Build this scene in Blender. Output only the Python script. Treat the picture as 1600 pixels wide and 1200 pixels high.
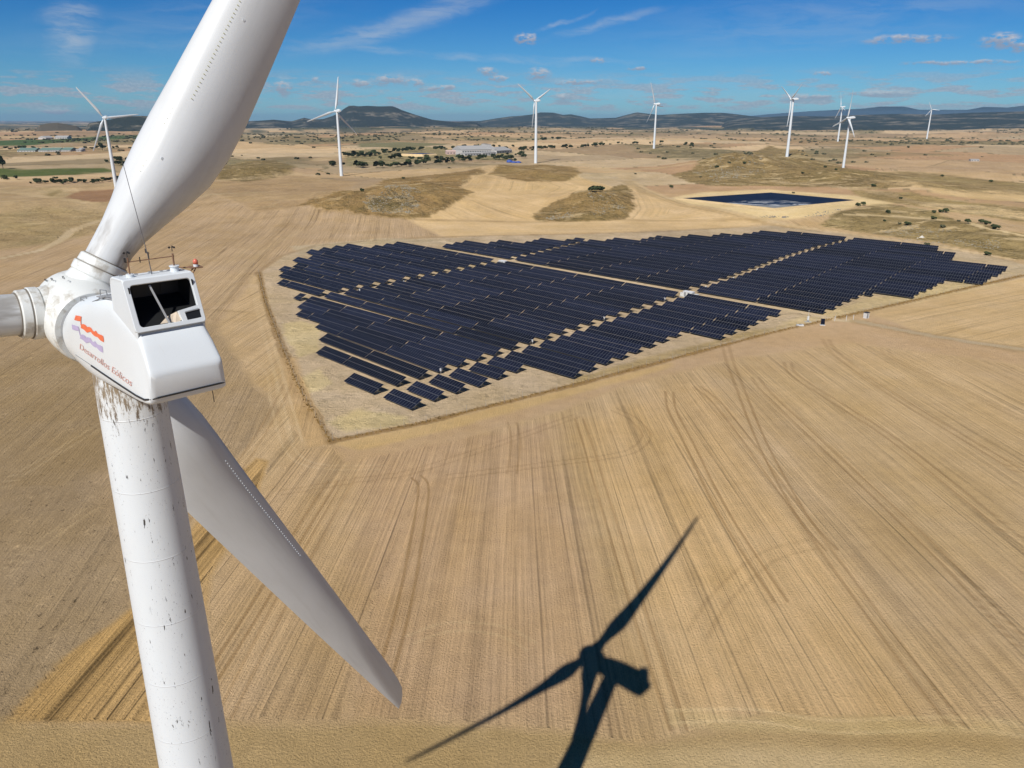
import bpy, bmesh, math, random
import numpy as np
from mathutils import Vector, Matrix
R_ = math.radians
random.seed(7)
for o in list(bpy.data.objects): bpy.data.objects.remove(o)
scn = bpy.context.scene
COL = scn.collection

# ------------------------------------------------------------------ camera
H = 71.7
PITCH = 19.2
F = 1185.0
cam_d = bpy.data.cameras.new('camera'); cam = bpy.data.objects.new('camera', cam_d); COL.objects.link(cam)
cam_d.sensor_fit = 'HORIZONTAL'; cam_d.angle = 2*math.atan(800/F)
cam_d.clip_start = 0.5; cam_d.clip_end = 90000
cam.location = (0, 0, H); cam.rotation_euler = (R_(90-PITCH), 0, 0)
scn.camera = cam
# ------------------------------------------------------------------ light
SUN_EL, SAZ = 44.0, 23.8            # sunlight travels towards azimuth +23.8 deg (from +Y to +X)
sd = bpy.data.lights.new('sun', 'SUN'); so = bpy.data.objects.new('sun', sd); COL.objects.link(so)
sd.energy = 5.0; sd.angle = R_(0.5); sd.color = (1.0, 0.965, 0.92)
trav = Vector((math.cos(R_(SUN_EL))*math.sin(R_(SAZ)), math.cos(R_(SUN_EL))*math.cos(R_(SAZ)), -math.sin(R_(SUN_EL))))
so.rotation_euler = trav.to_track_quat('-Z', 'Y').to_euler()
so.location = (-100, -200, 400)
scn.view_settings.view_transform = 'Standard'; scn.view_settings.look = 'None'
scn.view_settings.gamma = 1; scn.view_settings.exposure = 0.0
scn.view_settings.use_curve_mapping = False

# ------------------------------------------------------------------ node helpers
class NB:
    def __init__(s, tree): s.t = tree; s.n = tree.nodes; s.l = tree.links
    def node(s, typ, **kw):
        n = s.n.new(typ)
        for k, v in kw.items(): setattr(n, k, v)
        return n
    def put(s, sock, v):
        if isinstance(v, bpy.types.NodeSocket): s.l.new(v, sock)
        elif v is not None:
            if isinstance(v, np.ndarray): v = tuple(float(q) for q in v)
            if isinstance(v, (tuple, list)) and sock.type == 'RGBA' and len(v) == 3: v = (*v, 1)
            sock.default_value = v
    def math(s, op, a, b=None, c=None, clamp=False):
        n = s.node('ShaderNodeMath', operation=op, use_clamp=clamp)
        s.put(n.inputs[0], a)
        if b is not None: s.put(n.inputs[1], b)
        if c is not None: s.put(n.inputs[2], c)
        return n.outputs[0]
    def vmath(s, op, a, b=None, out=0):
        n = s.node('ShaderNodeVectorMath', operation=op); s.put(n.inputs[0], a)
        if b is not None: s.put(n.inputs[1], b)
        return n.outputs[out]
    def mix(s, fac, a, b, mode='MIX'):
        n = s.node('ShaderNodeMix', data_type='RGBA', blend_type=mode)
        s.put(n.inputs[0], fac); s.put(n.inputs[6], a); s.put(n.inputs[7], b); return n.outputs[2]
    def ramp(s, v, lo, hi, a=0.0, b=1.0, smooth=True):
        n = s.node('ShaderNodeMapRange', interpolation_type='SMOOTHSTEP' if smooth else 'LINEAR')
        s.put(n.inputs[0], v); n.inputs[1].default_value = lo; n.inputs[2].default_value = hi
        n.inputs[3].default_value = a; n.inputs[4].default_value = b; return n.outputs[0]
    def noise(s, vec, scale, detail=2, rough=.5, out=0, dist=0.0):
        n = s.node('ShaderNodeTexNoise'); s.put(n.inputs['Vector'], vec)
        n.inputs['Scale'].default_value = scale; n.inputs['Detail'].default_value = detail
        n.inputs['Roughness'].default_value = rough; n.inputs['Distortion'].default_value = dist
        return n.outputs[out]
    def scale(s, vec, x, y, z): return s.vmath('MULTIPLY', vec, (x, y, z))

def new_mat(name):
    m = bpy.data.materials.new(name); m.use_nodes = True
    nb = NB(m.node_tree); b = m.node_tree.nodes['Principled BSDF']
    return m, nb, b
def lin(r, g, b):
    f = lambda c: (c/255/12.92) if c/255 <= .04045 else ((c/255+.055)/1.055)**2.4
    return (f(r), f(g), f(b))
def simple(name, col, rough=.6, metal=0.0, var=.06, vs=3.0, spec=.5):
    m, nb, b = new_mat(name)
    g = nb.node('ShaderNodeTexCoord').outputs['Object']
    n = nb.noise(g, vs, 4, .6)
    k = nb.ramp(n, .3, .7, 1-var*2, 1+var*.5, smooth=False)
    c = nb.vmath('MULTIPLY', tuple(float(q) for q in col[:3]), k)
    nb.put(b.inputs['Base Color'], c)
    b.inputs['Roughness'].default_value = rough; b.inputs['Metallic'].default_value = metal
    b.inputs['Specular IOR Level'].default_value = spec
    return m

# ------------------------------------------------------------------ sky
w = bpy.data.worlds.new('World'); scn.world = w; w.use_nodes = True
wt = NB(w.node_tree); bg = w.node_tree.nodes['Background']
sky = wt.node('ShaderNodeTexSky', sky_type='NISHITA')
sky.sun_disc = False; sky.sun_elevation = R_(SUN_EL); sky.sun_rotation = R_(180+SAZ)
sky.altitude = 500; sky.air_density = 1.0; sky.dust_density = 0.1; sky.ozone_density = 2.2
tc = wt.node('ShaderNodeTexCoord').outputs['Generated']
sx = wt.node('ShaderNodeSeparateXYZ'); wt.put(sx.inputs[0], tc)
az = wt.math('MULTIPLY', wt.math('ARCTAN2', sx.outputs[0], sx.outputs[1]), 180/math.pi)
hy = wt.math('SQRT', wt.math('ADD', wt.math('MULTIPLY', sx.outputs[0], sx.outputs[0]), wt.math('MULTIPLY', sx.outputs[1], sx.outputs[1])))
el = wt.math('MULTIPLY', wt.math('ARCTAN2', sx.outputs[2], hy), 180/math.pi)
cx = wt.node('ShaderNodeCombineXYZ'); wt.put(cx.inputs[0], az); wt.put(cx.inputs[1], el)
AE = cx.outputs[0]                       # azimuth / elevation in degrees
wn = wt.noise(AE, .55, 3, .6, out=1)
AEw = wt.vmath('ADD', AE, wt.vmath('MULTIPLY', wt.vmath('SUBTRACT', wn, (.5, .5, .5)), (1.6, .55, 0)))
def ang(px, py):
    X = (px-800)/F; Y = (py-600)/F; p = R_(PITCH)
    v = (X, math.cos(p)-math.sin(p)*Y, -math.sin(p)-math.cos(p)*Y)
    return math.degrees(math.atan2(v[0], v[1])), math.degrees(math.atan2(v[2], math.hypot(v[0], v[1])))
def blob(px, py, w_, h_, rot=0.0, warped=True):
    a, e = ang(px, py)
    m = wt.node('ShaderNodeMapping', vector_type='TEXTURE'); wt.put(m.inputs[0], CUR[0])
    m.inputs[1].default_value = (a, e, 0); m.inputs[2].default_value = (0, 0, R_(rot)); m.inputs[3].default_value = (w_/20.7/2, h_/20.7/2, 1)
    l = wt.vmath('LENGTH', m.outputs[0], out=1)
    return wt.ramp(l, 1.25, .15), m.outputs[0]
CUR = [AEw]
def chain(v):
    # the next blob waits for the running result, which keeps the number of live values small
    n = wt.node('ShaderNodeVectorMath', operation='MULTIPLY_ADD'); wt.put(n.inputs[0], v); n.inputs[1].default_value = (0, 0, 0); wt.put(n.inputs[2], AEw); CUR[0] = n.outputs[0]
cum = None; shade = None
CUMS = [(443,138,38,26),(496,127,18,9),(563,130,34,13),(606,125,54,17),(646,128,44,13),(690,138,60,9),
 (760,112,34,14),(778,123,44,10),(822,60,38,17),(840,116,44,20),(905,129,96,9),(935,96,24,8),(997,105,34,6),
 (876,152,26,13),(1290,114,30,7),(1265,152,110,9),(1370,147,90,9),(1415,62,110,12),(1565,64,60,20),(1600,70,40,16),
 (1500,97,150,6),(86,174,60,9)]
for (x, y, w_, h_) in CUMS:
    b, loc = blob(x, y, w_*1.15, h_*1.25)
    ly = wt.node('ShaderNodeSeparateXYZ'); wt.put(ly.inputs[0], loc)
    lum = wt.math('MULTIPLY', b, ly.outputs[1])
    cum = b if cum is None else wt.math('MAXIMUM', cum, b)
    shade = lum if shade is None else wt.math('ADD', shade, lum)
    chain(wt.math('ADD', cum, shade))
cn = wt.noise(wt.vmath('MULTIPLY', AE, (1, 2.2, 1)), 1.5, 7, .62)
cn2 = wt.noise(wt.vmath('MULTIPLY', AE, (1, 2.0, 1)), 4.0, 6, .6)
cmask = wt.ramp(wt.math('MULTIPLY', cum, wt.ramp(cn, .30, .62)), .08, .85)
sn = wt.noise(wt.vmath('MULTIPLY', AE, (.34, 2.1, 1)), 1.0, 5, .58)      # small flat clouds low over the horizon
band = wt.math('MULTIPLY', wt.ramp(el, .2, 1.0), wt.ramp(el, 3.6, 1.6))
cmask = wt.math('MAXIMUM', cmask, wt.math('MULTIPLY', wt.ramp(sn, .47, .57), wt.math('MULTIPLY', band, .85)))
cmask = wt.math('MULTIPLY', cmask, .78)
lit = wt.ramp(wt.math('ADD', wt.math('MULTIPLY', shade, .9), wt.math('SUBTRACT', cn2, .5)), -.25, .55)
CW = 11.0
ccol = wt.mix(lit, (CW*.50, CW*.53, CW*.66), (CW*.98, CW*.97, CW*1.0))
cir = None
CIRS = [(600,45,300,22,14,.6),(690,14,170,26,16,.6),(690,85,420,8,-4,.5),(880,34,90,5,17,.5),(950,36,190,10,13,.5),(112,45,60,70,-30,.8),
 (860,92,380,6,-2,.38),(1330,20,620,60,4,.25),(290,40,420,50,8,.22),(1250,70,420,16,3,.18),(820,158,1500,60,0,.25)]
for (x, y, w_, h_, rot, amp) in CIRS:
    b, _ = blob(x, y, w_*1.1, h_*1.5, rot)
    b = wt.math('MULTIPLY', b, amp*.75)
    cir = b if cir is None else wt.math('MAXIMUM', cir, b)
    chain(wt.math('ADD', cir, cum))
rotv = wt.node('ShaderNodeMapping'); wt.put(rotv.inputs[0], AEw); rotv.inputs[2].default_value = (0, 0, R_(-12)); rotv.inputs[3].default_value = (.25, 1.5, 1)
kn = wt.noise(rotv.outputs[0], .8, 6, .62, dist=.6)
cir = wt.math('MULTIPLY', cir, wt.ramp(kn, .28, .72))
SKYG = wt.vmath('MULTIPLY', sky.outputs[0], wt.mix(wt.ramp(el, 10, 42), wt.mix(wt.ramp(el, -1, 10), (.46, .98, 1.52), (.085, .58, 1.26)), (.06, .22, .44)))  # sky above the view is dimmed steeply to deepen the ground shadows
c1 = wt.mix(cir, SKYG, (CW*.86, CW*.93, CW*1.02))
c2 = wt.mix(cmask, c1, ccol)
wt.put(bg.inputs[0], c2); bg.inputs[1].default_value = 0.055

# ------------------------------------------------------------------ tagging helpers
def tag(o, label=None, cat=None, group=None, kind=None):
    if label: o['label'] = label
    if cat: o['category'] = cat
    if group: o['group'] = group
    if kind: o['kind'] = kind
    return o
def empty(name, loc=(0, 0, 0), rz=0.0):
    o = bpy.data.objects.new(name, None); COL.objects.link(o); o.location = loc; o.rotation_euler = (0, 0, rz)
    o.empty_display_size = .5
    return o
def link(name, me, mats=None, parent=None):
    o = bpy.data.objects.new(name, me); COL.objects.link(o)
    if mats is not None:
        for m in (mats if isinstance(mats, (list, tuple)) else [mats]):
            me.materials.append(m)
    if parent: o.parent = parent
    return o
def copy_tree(o, parent=None):
    c = o.copy(); COL.objects.link(c); c.parent = parent
    for ch in list(o.children): copy_tree(ch, c)
    return c
def me_from(verts, faces, smooth=False, mi=None):
    me = bpy.data.meshes.new('m'); me.from_pydata([tuple(v) for v in verts], [], faces); me.update()
    if smooth: me.polygons.foreach_set('use_smooth', [True]*len(me.polygons))
    if mi is not None: me.polygons.foreach_set('material_index', mi)
    return me
class MB:
    """collects simple shapes into one mesh"""
    def __init__(s): s.v = []; s.f = []; s.m = []
    def add(s, vs, fs, m=0):
        k = len(s.v); s.v += [tuple(v) for v in vs]; s.f += [tuple(i+k for i in f) for f in fs]; s.m += [m]*len(fs)
    def box(s, c, d, M=None, m=0):
        x, y, z = d[0]/2, d[1]/2, d[2]/2
        vs = [Vector((a*x, b*y, e*z)) for a in (-1, 1) for b in (-1, 1) for e in (-1, 1)]
        if M is not None: vs = [M @ v for v in vs]
        vs = [v+Vector(c) for v in vs]
        s.add(vs, [(0,1,3,2),(4,6,7,5),(0,4,5,1),(2,3,7,6),(0,2,6,4),(1,5,7,3)], m)
    def tube(s, pts, r, n=8, m=0, cap=True):
        pts = [Vector(p) for p in pts]; rs = r if isinstance(r, (list, tuple)) else [r]*len(pts)
        rings = []
        for i, p in enumerate(pts):
            d = (pts[min(i+1, len(pts)-1)]-pts[max(i-1, 0)]).normalized()
            a = d.orthogonal().normalized() if i == 0 else (rings_a - d*rings_a.dot(d)).normalized()
            rings_a = a; b = d.cross(a)
            rings.append([p+(a*math.cos(t)+b*math.sin(t))*rs[i] for t in [2*math.pi*k/n for k in range(n)]])
        vs = [v for r_ in rings for v in r_]; fs = []
        for i in range(len(pts)-1):
            for k in range(n):
                fs.append((i*n+k, i*n+(k+1) % n, (i+1)*n+(k+1) % n, (i+1)*n+k))
        if cap: fs.append(tuple(range(n))[::-1]); fs.append(tuple((len(pts)-1)*n+k for k in range(n)))
        s.add(vs, fs, m)
    def loft(s, rings, m=0, cap0=True, cap1=True):
        n = len(rings[0]); vs = [v for r_ in rings for v in r_]; fs = []
        for i in range(len(rings)-1):
            for k in range(n):
                fs.append((i*n+k, i*n+(k+1) % n, (i+1)*n+(k+1) % n, (i+1)*n+k))
        if cap0: fs.append(tuple(range(n))[::-1])
        if cap1: fs.append(tuple((len(rings)-1)*n+k for k in range(n)))
        s.add(vs, fs, m)
    def build(s, name, mats, parent=None, smooth=False, angle=None):
        me = me_from(s.v, s.f, smooth, s.m)
        bm = bmesh.new(); bm.from_mesh(me); bmesh.ops.recalc_face_normals(bm, faces=bm.faces); bm.to_mesh(me); bm.free()
        if angle: me.set_sharp_from_angle(angle=R_(angle))
        return link(name, me, mats, parent)

# ------------------------------------------------------------------ numpy noise
def _hash(ix, iy, seed):
    h = (ix.astype(np.int64)*374761393 + iy.astype(np.int64)*668265263 + seed*1442695041) & 0x7fffffff
    h = (h ^ (h >> 13))*1274126177 & 0x7fffffff
    return ((h ^ (h >> 16)) & 0xffffff)/float(0xffffff)
def vnoise(x, y, seed=0):
    x = np.asarray(x, float); y = np.asarray(y, float)
    ix = np.floor(x); iy = np.floor(y); fx = x-ix; fy = y-iy
    fx = fx*fx*(3-2*fx); fy = fy*fy*(3-2*fy)
    a = _hash(ix, iy, seed); b = _hash(ix+1, iy, seed); c = _hash(ix, iy+1, seed); d = _hash(ix+1, iy+1, seed)
    return (a*(1-fx)+b*fx)*(1-fy)+(c*(1-fx)+d*fx)*fy
def fbm(x, y, o=4, seed=0):
    s = 0; a = .5; t = 0
    for k in range(o):
        s = s+a*vnoise(x*2**k+17.3*k, y*2**k-9.1*k, seed+k); t += a; a *= .5
    return s/t
def sst(a, b, x):
    t = np.clip((x-a)/(b-a), 0, 1); return t*t*(3-2*t)

# ------------------------------------------------------------------ terrain height
_p = R_(PITCH); _cp, _sp = math.cos(_p), math.sin(_p)
def flat(px, py, z=0.0):
    X = (px-800)/F; Y = (py-600)/F
    v = (X, _cp-_sp*Y, -_sp-_cp*Y); t = (z-H)/v[2]
    return np.array([v[0]*t, v[1]*t])
# (photo x, photo y on flat ground at height z, half width, half depth, height)
BUMPS = [((590, 300), 14, 92, 78, 12.0), ((660, 284), 14, 60, 60, 7.0), ((740, 272), 14, 50, 60, 5.0),
         ((925, 300), 14, 40, 66, 11.0), ((970, 297), 12, 22, 40, 3.0), ((850, 267), 12, 66, 60, 6.0), ((780, 259), 12, 40, 70, 6.0),
         ((1150, 255), 14, 80, 90, 17.0), ((1225, 250), 14, 80, 90, 12.0), ((1290, 268), 14, 90, 80, 8.0), ((1400, 285), 12, 70, 60, 6.0),
         ((420, 262), 12, 60, 70, 9.0), ((370, 268), 10, 60, 60, 5.0), ((1480, 352), 4, 60, 38, 5.0), ((1560, 370), 4, 40, 40, 4.0),
         ((1350, 330), 4, 34, 26, 2.5), ((1440, 300), 8, 60, 40, 4.0), ((1560, 270), 8, 90, 60, 6.0), ((60, 320), 6, 80, 50, 3.0), ((100, 350), 4, 50, 26, 2.0),
         ((1010, 268), 12, 60, 40, 4.0), ((140, 296), 6, 40, 24, -2.5)]
_B = []
for (c, z, wx, wy, h) in BUMPS:
    q = flat(c[0], c[1], z); _B.append((q[0], q[1], wx, wy, h))
_pc = (flat(1067, 309.6, 6.0)+flat(1336, 312.6, 6.0)+flat(1204, 300.8, 6.0)+flat(1210, 325, 6.0))/4; POND = (_pc[0], _pc[1], 5.4)
PONDC = [flat(1067, 309.6, 6.6), flat(1204, 300.8, 6.6), flat(1336, 312.6, 6.6), flat(1210, 325, 6.6)]
def zfun(x, y):
    x = np.asarray(x, float); y = np.asarray(y, float)
    d = np.hypot(x, y); front = sst(-.3, .3, y/np.maximum(d, 1))
    z = 6.0*sst(560, 760, d)*front
    z = z + sst(620, 1600, d)*(fbm(x/330+5, y/330+2, 4, 3)-.5)*20 + sst(1500, 4500, d)*(fbm(x/1300, y/1300, 4, 9)-.5)*56 - sst(2500, 9000, d)*10
    z = z + sst(540, 900, d)*(fbm(x/60, y/60, 3, 21)-.5)*3.0
    z0 = z
    for (bx, by, wx, wy, h) in _B:
        u = bx/math.hypot(bx, by); v = by/math.hypot(bx, by)
        dx = x-bx; dy = y-by; r = dx*u+dy*v; t = dx*v-dy*u
        q = (t/wx)**2+(r/wy)**2
        m = q < 4
        if np.any(m):
            n = (fbm(x/26, y/26, 4, 5)-.5)*.9-np.abs(fbm(x/11+4, y/11, 3, 8)-.5)*.5
            z = z + np.where(m, h*np.clip(np.exp(-q*1.5)-.0025, 0, 1)*(1+n), 0)
    dp = np.hypot((x-POND[0])/1.0, (y-POND[1])/1.0); f = sst(150, 85, dp); z = z*(1-f)+POND[2]*f      # levelled ground around the reservoir
    return z
# reservoir platform is flattened
def W(px, py):
    """photo point -> ground point (x, y) on the terrain"""
    X = (px-800)/F; Y = (py-600)/F; v = np.array([X, _cp-_sp*Y, -_sp-_cp*Y]); v = v/math.hypot(v[0], v[1])
    t = 60*np.exp(np.linspace(0, math.log(30000/60), 900))
    P = v[None, :]*t[:, None]; zz = zfun(P[:, 0], P[:, 1]); below = (H+P[:, 2]) < zz
    i = int(np.argmax(below)) if below.any() else len(t)-1
    a, b = t[max(i-1, 0)], t[i]
    for _ in range(18):
        m = (a+b)/2; q = v*m
        if H+q[2] < float(zfun(q[0], q[1])): b = m
        else: a = m
    q = v*b
    return np.array([q[0], q[1]])
def W3(px, py):
    q = W(px, py); return (q[0], q[1], float(zfun(q[0], q[1])))
def Wp(pts): return np.array([W(*p) for p in pts])

# ------------------------------------------------------------------ ground mesh
PX = np.r_[np.arange(1260, 420, -1.7), np.arange(420, 260, -1.25), np.arange(260, 200, -.5), np.arange(200, 189.4, -.16)]
rad = H/np.tan(R_(PITCH)+np.arctan((PX-600)/F))
rad = np.r_[[2, 8, 16, 26, 36, 46, 54, 61], rad[rad > 64], [31000, 40000, 55000, 75000]]
a_in = np.arange(-35.5, 35.5, .082)
azs = np.r_[np.arange(-180, -60, 6), np.arange(-60, -35.6, .6), a_in, np.arange(35.6, 60, .6), np.arange(60, 180, 6)]
NA, NR = len(azs), len(rad)
AZ, RD = np.meshgrid(np.radians(azs), rad)
GX = (RD*np.sin(AZ)).ravel(); GY = (RD*np.cos(AZ)).ravel()
GZ = zfun(GX, GY)
print('ground verts', len(GX))

def sdf(poly, x, y):
    """signed distance, negative inside"""
    n = len(poly); d2 = np.full(x.shape, 1e18); ins = np.zeros(x.shape, bool)
    for i in range(n):
        a = poly[i]; b = poly[(i+1) % n]; e = b-a; wx = x-a[0]; wy = y-a[1]
        t = np.clip((wx*e[0]+wy*e[1])/max(e@e, 1e-9), 0, 1)
        d2 = np.minimum(d2, (wx-e[0]*t)**2+(wy-e[1]*t)**2)
        c = (a[1] <= y) != (b[1] <= y)
        if abs(e[1]) > 1e-9: ins ^= c & (x < a[0]+(y-a[1])*e[0]/e[1])
    return np.where(ins, -1, 1)*np.sqrt(d2)
def ldist(line, x, y):
    d2 = np.full(x.shape, 1e18)
    for i in range(len(line)-1):
        a = line[i]; b = line[i+1]; e = b-a; wx = x-a[0]; wy = y-a[1]
        t = np.clip((wx*e[0]+wy*e[1])/max(e@e, 1e-9), 0, 1)
        d2 = np.minimum(d2, (wx-e[0]*t)**2+(wy-e[1]*t)**2)
    return np.sqrt(d2)
def C(r, g, b):            # colour as the sunlit photograph shows it -> surface colour
    c = np.array(lin(r, g, b)); return c/np.array([.95, .94, .95])
GD = np.hypot(GX, GY)
wob = (fbm(GX/9, GY/9, 3, 31)-.5)*2; wob2 = (fbm(GX/2.2, GY/2.2, 2, 37)-.5)*2
ALB = np.empty((len(GX), 3)); ALB[:] = C(190, 161, 119)
# stripe coordinates
c0 = GX.copy()
for _ in range(6):
    s_ = np.interp(c0, [-160, -70, -28, 10, 60, 220], [.085, .07, .055, -.012, -.035, -.065]); c0 = GX-(GY-150)*s_
ROW = np.stack([c0, GY, np.full(len(GX), 1.0)], 1)
ROW0 = ROW.copy(); SCR = np.zeros(len(GX)); CLOD = np.zeros(len(GX))
def setrow(m, azdeg, k, mask=None):
    a = R_(azdeg); ROW[m, 0] = GX[m]*math.cos(a)-GY[m]*math.sin(a); ROW[m, 1] = GX[m]*math.sin(a)+GY[m]*math.cos(a); ROW[m, 2] = k
def region(pts, col, soft=1.5, wobble=1.0, row=None, rows=None, scrub=None, clod=None, mixk=1.0, world=False, contour=None):
    P = np.array(pts) if world else Wp(pts)
    lo = P.min(0)-30; hi = P.max(0)+30
    idx = np.nonzero((GX > lo[0]) & (GX < hi[0]) & (GY > lo[1]) & (GY < hi[1]))[0]
    if len(idx) == 0: return
    x, y = GX[idx], GY[idx]; dd = GD[idx]
    s = sdf(P, x, y)+(wob[idx]*wobble+wob2[idx]*.4*wobble)*np.clip(dd/400, .5, 3)
    sf = soft*np.clip(dd/400, .4, 4)
    k = np.clip(.5-s/(2*sf), 0, 1)*mixk
    ALB[idx] = ALB[idx]*(1-k[:, None])+np.array(col)*k[:, None]
    ins = k > .5
    if row is not None: setrow(idx[ins], row, rows if rows is not None else 1.0)
    elif rows is not None: ROW[idx[ins], 2] = rows; ROW[idx[ins], :2] = ROW0[idx[ins], :2]
    if contour is not None:
        ii = idx[ins]; ROW[ii, 0] = s[ins]; ROW[ii, 1] = GD[ii]*.1; ROW[ii, 2] = contour
    if row is not None or contour is not None or rows is not None:
        nr_ = np.abs(s) < np.clip(dd*.004, .55, 4); ROW[idx[nr_], 2] = 0
    if scrub is not None: SCR[idx] = SCR[idx]*(1-k)+scrub*k
    if clod is not None: CLOD[idx] = CLOD[idx]*(1-k)+clod*k
def line(pts, width, col, k=1.0, wobble=.3, scrub=None, world=False, edge=.35):
    P = np.array(pts) if world else Wp(pts)
    lo = P.min(0)-20; hi = P.max(0)+20
    idx = np.nonzero((GX > lo[0]) & (GX < hi[0]) & (GY > lo[1]) & (GY < hi[1]))[0]
    if len(idx) == 0: return
    d = ldist(P, GX[idx], GY[idx])+wob[idx]*wobble+wob2[idx]*wobble*.5
    wd = np.maximum(width/2, GD[idx]**2/(71.7*1185)*1.25*.62)
    kk = np.clip((wd-d)/(wd*edge)+.5, 0, 1)*k*np.clip(1.25*width/2/wd, .45, 1)
    ALB[idx] = ALB[idx]*(1-kk[:, None])+np.array(col)*kk[:, None]
    m = kk > .5; ROW[idx[m], 2] *= .25; SCR[idx[m]] = 0 if scrub is None else scrub

# far patchwork of fields ------------------------------------------------
far = sst(620, 900, GD)
cs = 210.0
def patch(x, y, cs, seed):
    # jittered-cell lookup with anisotropic cells -> id noise
    xw = x+(fbm(x/300, y/300, 2, seed)-.5)*160; yw = y+(fbm(x/260+9, y/260, 2, seed+1)-.5)*160
    u = xw*.83+yw*.55; v = -xw*.55+yw*.83
    iu = np.floor(u/(cs*1.7)); v = v+_hash(iu, iu*0+3, seed+7)*cs
    iv = np.floor(v/cs)
    return _hash(iu, iv, seed+2), _hash(iu, iv, seed+5), np.minimum(np.abs(u/(cs*1.7)-np.round(u/(cs*1.7)))*cs*1.7, np.abs(v/cs-np.round(v/cs))*cs)
h1, h2, ed = patch(GX, GY, cs, 51)
h3, h4, ed3 = patch(GX*.5+900, GY*.5, cs, 81)
hh = np.where(GD > 2600, h3, h1); hq = np.where(GD > 2600, h4, h2); edd = np.where(GD > 2600, ed3*2, ed)
pal = np.array([C(196, 166, 124), C(180, 152, 116), C(204, 176, 136), C(160, 136, 104), C(188, 158, 120), C(172, 150, 118), C(146, 128, 98), C(192, 168, 132), C(178, 144, 108)])
pc = pal[(hh*len(pal)).astype(int) % len(pal)]
scrubby = sst(.50, .64, fbm(GX/420+3, GY/420+8, 5, 61))*sst(700, 1500, GD)
pc = pc*(1-scrubby[:, None]*.75)+np.array(C(128, 118, 84))*scrubby[:, None]*.75
dk = (edd < np.clip(GD*.0016, 1.5, 9)) & (hq > .35)
pc = np.where(dk[:, None], np.array(C(128, 114, 82)), pc)
woods = sst(.56, .61, fbm(GX/520+30, GY/520-8, 5, 91))*sst(3400, 6500, GD)
pc = pc*(1-woods[:, None])+np.array(C(70, 76, 58))*woods[:, None]
woods2 = sst(.52, .56, fbm(GX/260+3, GY/900-8, 5, 97))*sst(5200, 7200, GD)
pc = pc*(1-woods2[:, None])+np.array(C(62, 70, 58))*woods2[:, None]
ALB = ALB*(1-far[:, None])+pc*far[:, None]
m = GD > 700; setrow(m, 28, .35); ROW[m, 0] += hh[m]*900
m = (GD > 700) & (hq > .5); setrow(m, -62, .35)
SCR = far*scrubby*.8+far*.12

# ---- upper-left field (furrows fanning away) and its neighbours
region([(-60, 400), (0, 392), (120, 372), (190, 350), (260, 325), (330, 300), (450, 300), (500, 322), (640, 342), (680, 345), (700, 372), (480, 382), (405, 425), (300, 560), (-60, 640)],
       C(178, 151, 115), row=-8, rows=1.0)
region([(-400, 560), (0, 480), (160, 470), (330, 500), (400, 600), (440, 640), (330, 760), (207, 950), (12, 1127), (-500, 1160)],
       C(168, 143, 108), soft=2.5, wobble=2, row=-9, rows=.75, clod=1.0)
region([(-300, 800), (100, 720), (180, 800), (207, 950), (12, 1127), (-400, 1160)], C(160, 137, 104), soft=6, wobble=4, row=-9, rows=.5, clod=1.4)
region([(0, 560), (120, 540), (240, 700), (100, 760), (-200, 760)], C(158, 134, 98), soft=6, wobble=4, row=-9, rows=.7, clod=1.2)
# pasture left
region([(-80, 285), (0, 286), (60, 292), (180, 285), (300, 278), (330, 300), (260, 325), (190, 350), (120, 372), (0, 392), (-80, 400)], C(176, 150, 112), rows=.2, scrub=.35)
region([(-40, 340), (60, 322), (180, 330), (150, 360), (60, 382), (-40, 392)], C(166, 142, 102), rows=.1, scrub=.6, soft=4)
region([(100, 300), (125, 296), (200, 290), (230, 296), (200, 312), (140, 316), (108, 310)], C(150, 116, 84), rows=.1, scrub=.1)
region([(65, 303), (80, 297), (105, 297), (112, 303), (85, 309)], C(150, 130, 88), scrub=.5)
region([(320, 270), (400, 268), (470, 275), (560, 285), (520, 305), (470, 322), (400, 330), (330, 300)], C(172, 144, 106), rows=.3, scrub=.35)
region([(340, 262), (380, 252), (430, 250), (465, 262), (455, 272), (380, 284), (340, 280)], C(136, 116, 76), scrub=1.0)
region([(462, 321), (525, 305), (600, 282), (660, 276), (640, 290), (560, 312), (520, 322)], C(190, 160, 118), rows=.4)
# golden strip behind the tower
region([(8, 1130), (100, 1030), (207, 948), (300, 826), (345, 765), (400, 715), (420, 720), (395, 790), (330, 900), (300, 1132)],
       C(180, 146, 94), soft=1.2, wobble=.9, rows=2.0, clod=.35)
region([(300, 1132), (330, 900), (400, 790), (470, 700), (560, 690), (700, 690), (640, 800), (560, 1000), (540, 1132)], C(184, 154, 112), soft=5, wobble=3, rows=1.2)
# orange-tinted stubble in the middle right
region([(890, 660), (960, 640), (1070, 600), (1120, 610), (1200, 760), (1330, 900), (1420, 1120), (1250, 1150), (1080, 1100), (980, 880)], C(195, 163, 116), soft=9, wobble=5)
region([(1180, 590), (1400, 560), (1640, 620), (1700, 900), (1500, 880), (1300, 700)], C(193, 164, 120), soft=9, wobble=5)
region([(560, 700), (860, 660), (930, 900), (960, 1140), (560, 1130)], C(186, 155, 117), soft=9, wobble=4)
# headland below the farm fence
region([(520, 690), (660, 662), (900, 602), (1200, 522), (1350, 492), (1640, 560), (1640, 575), (1330, 535), (1150, 560), (980, 600), (880, 640), (700, 690), (540, 720)], C(188, 158, 120), soft=3, rows=.15)
region([(520, 692), (660, 664), (900, 604), (1050, 566), (1050, 574), (900, 616), (700, 672), (560, 704)], C(197, 166, 116), soft=2, rows=.3)
region([(1350, 486), (1500, 450), (1660, 415), (1700, 560), (1600, 548), (1440, 520)], C(198, 168, 122), row=60, rows=.7)
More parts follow.
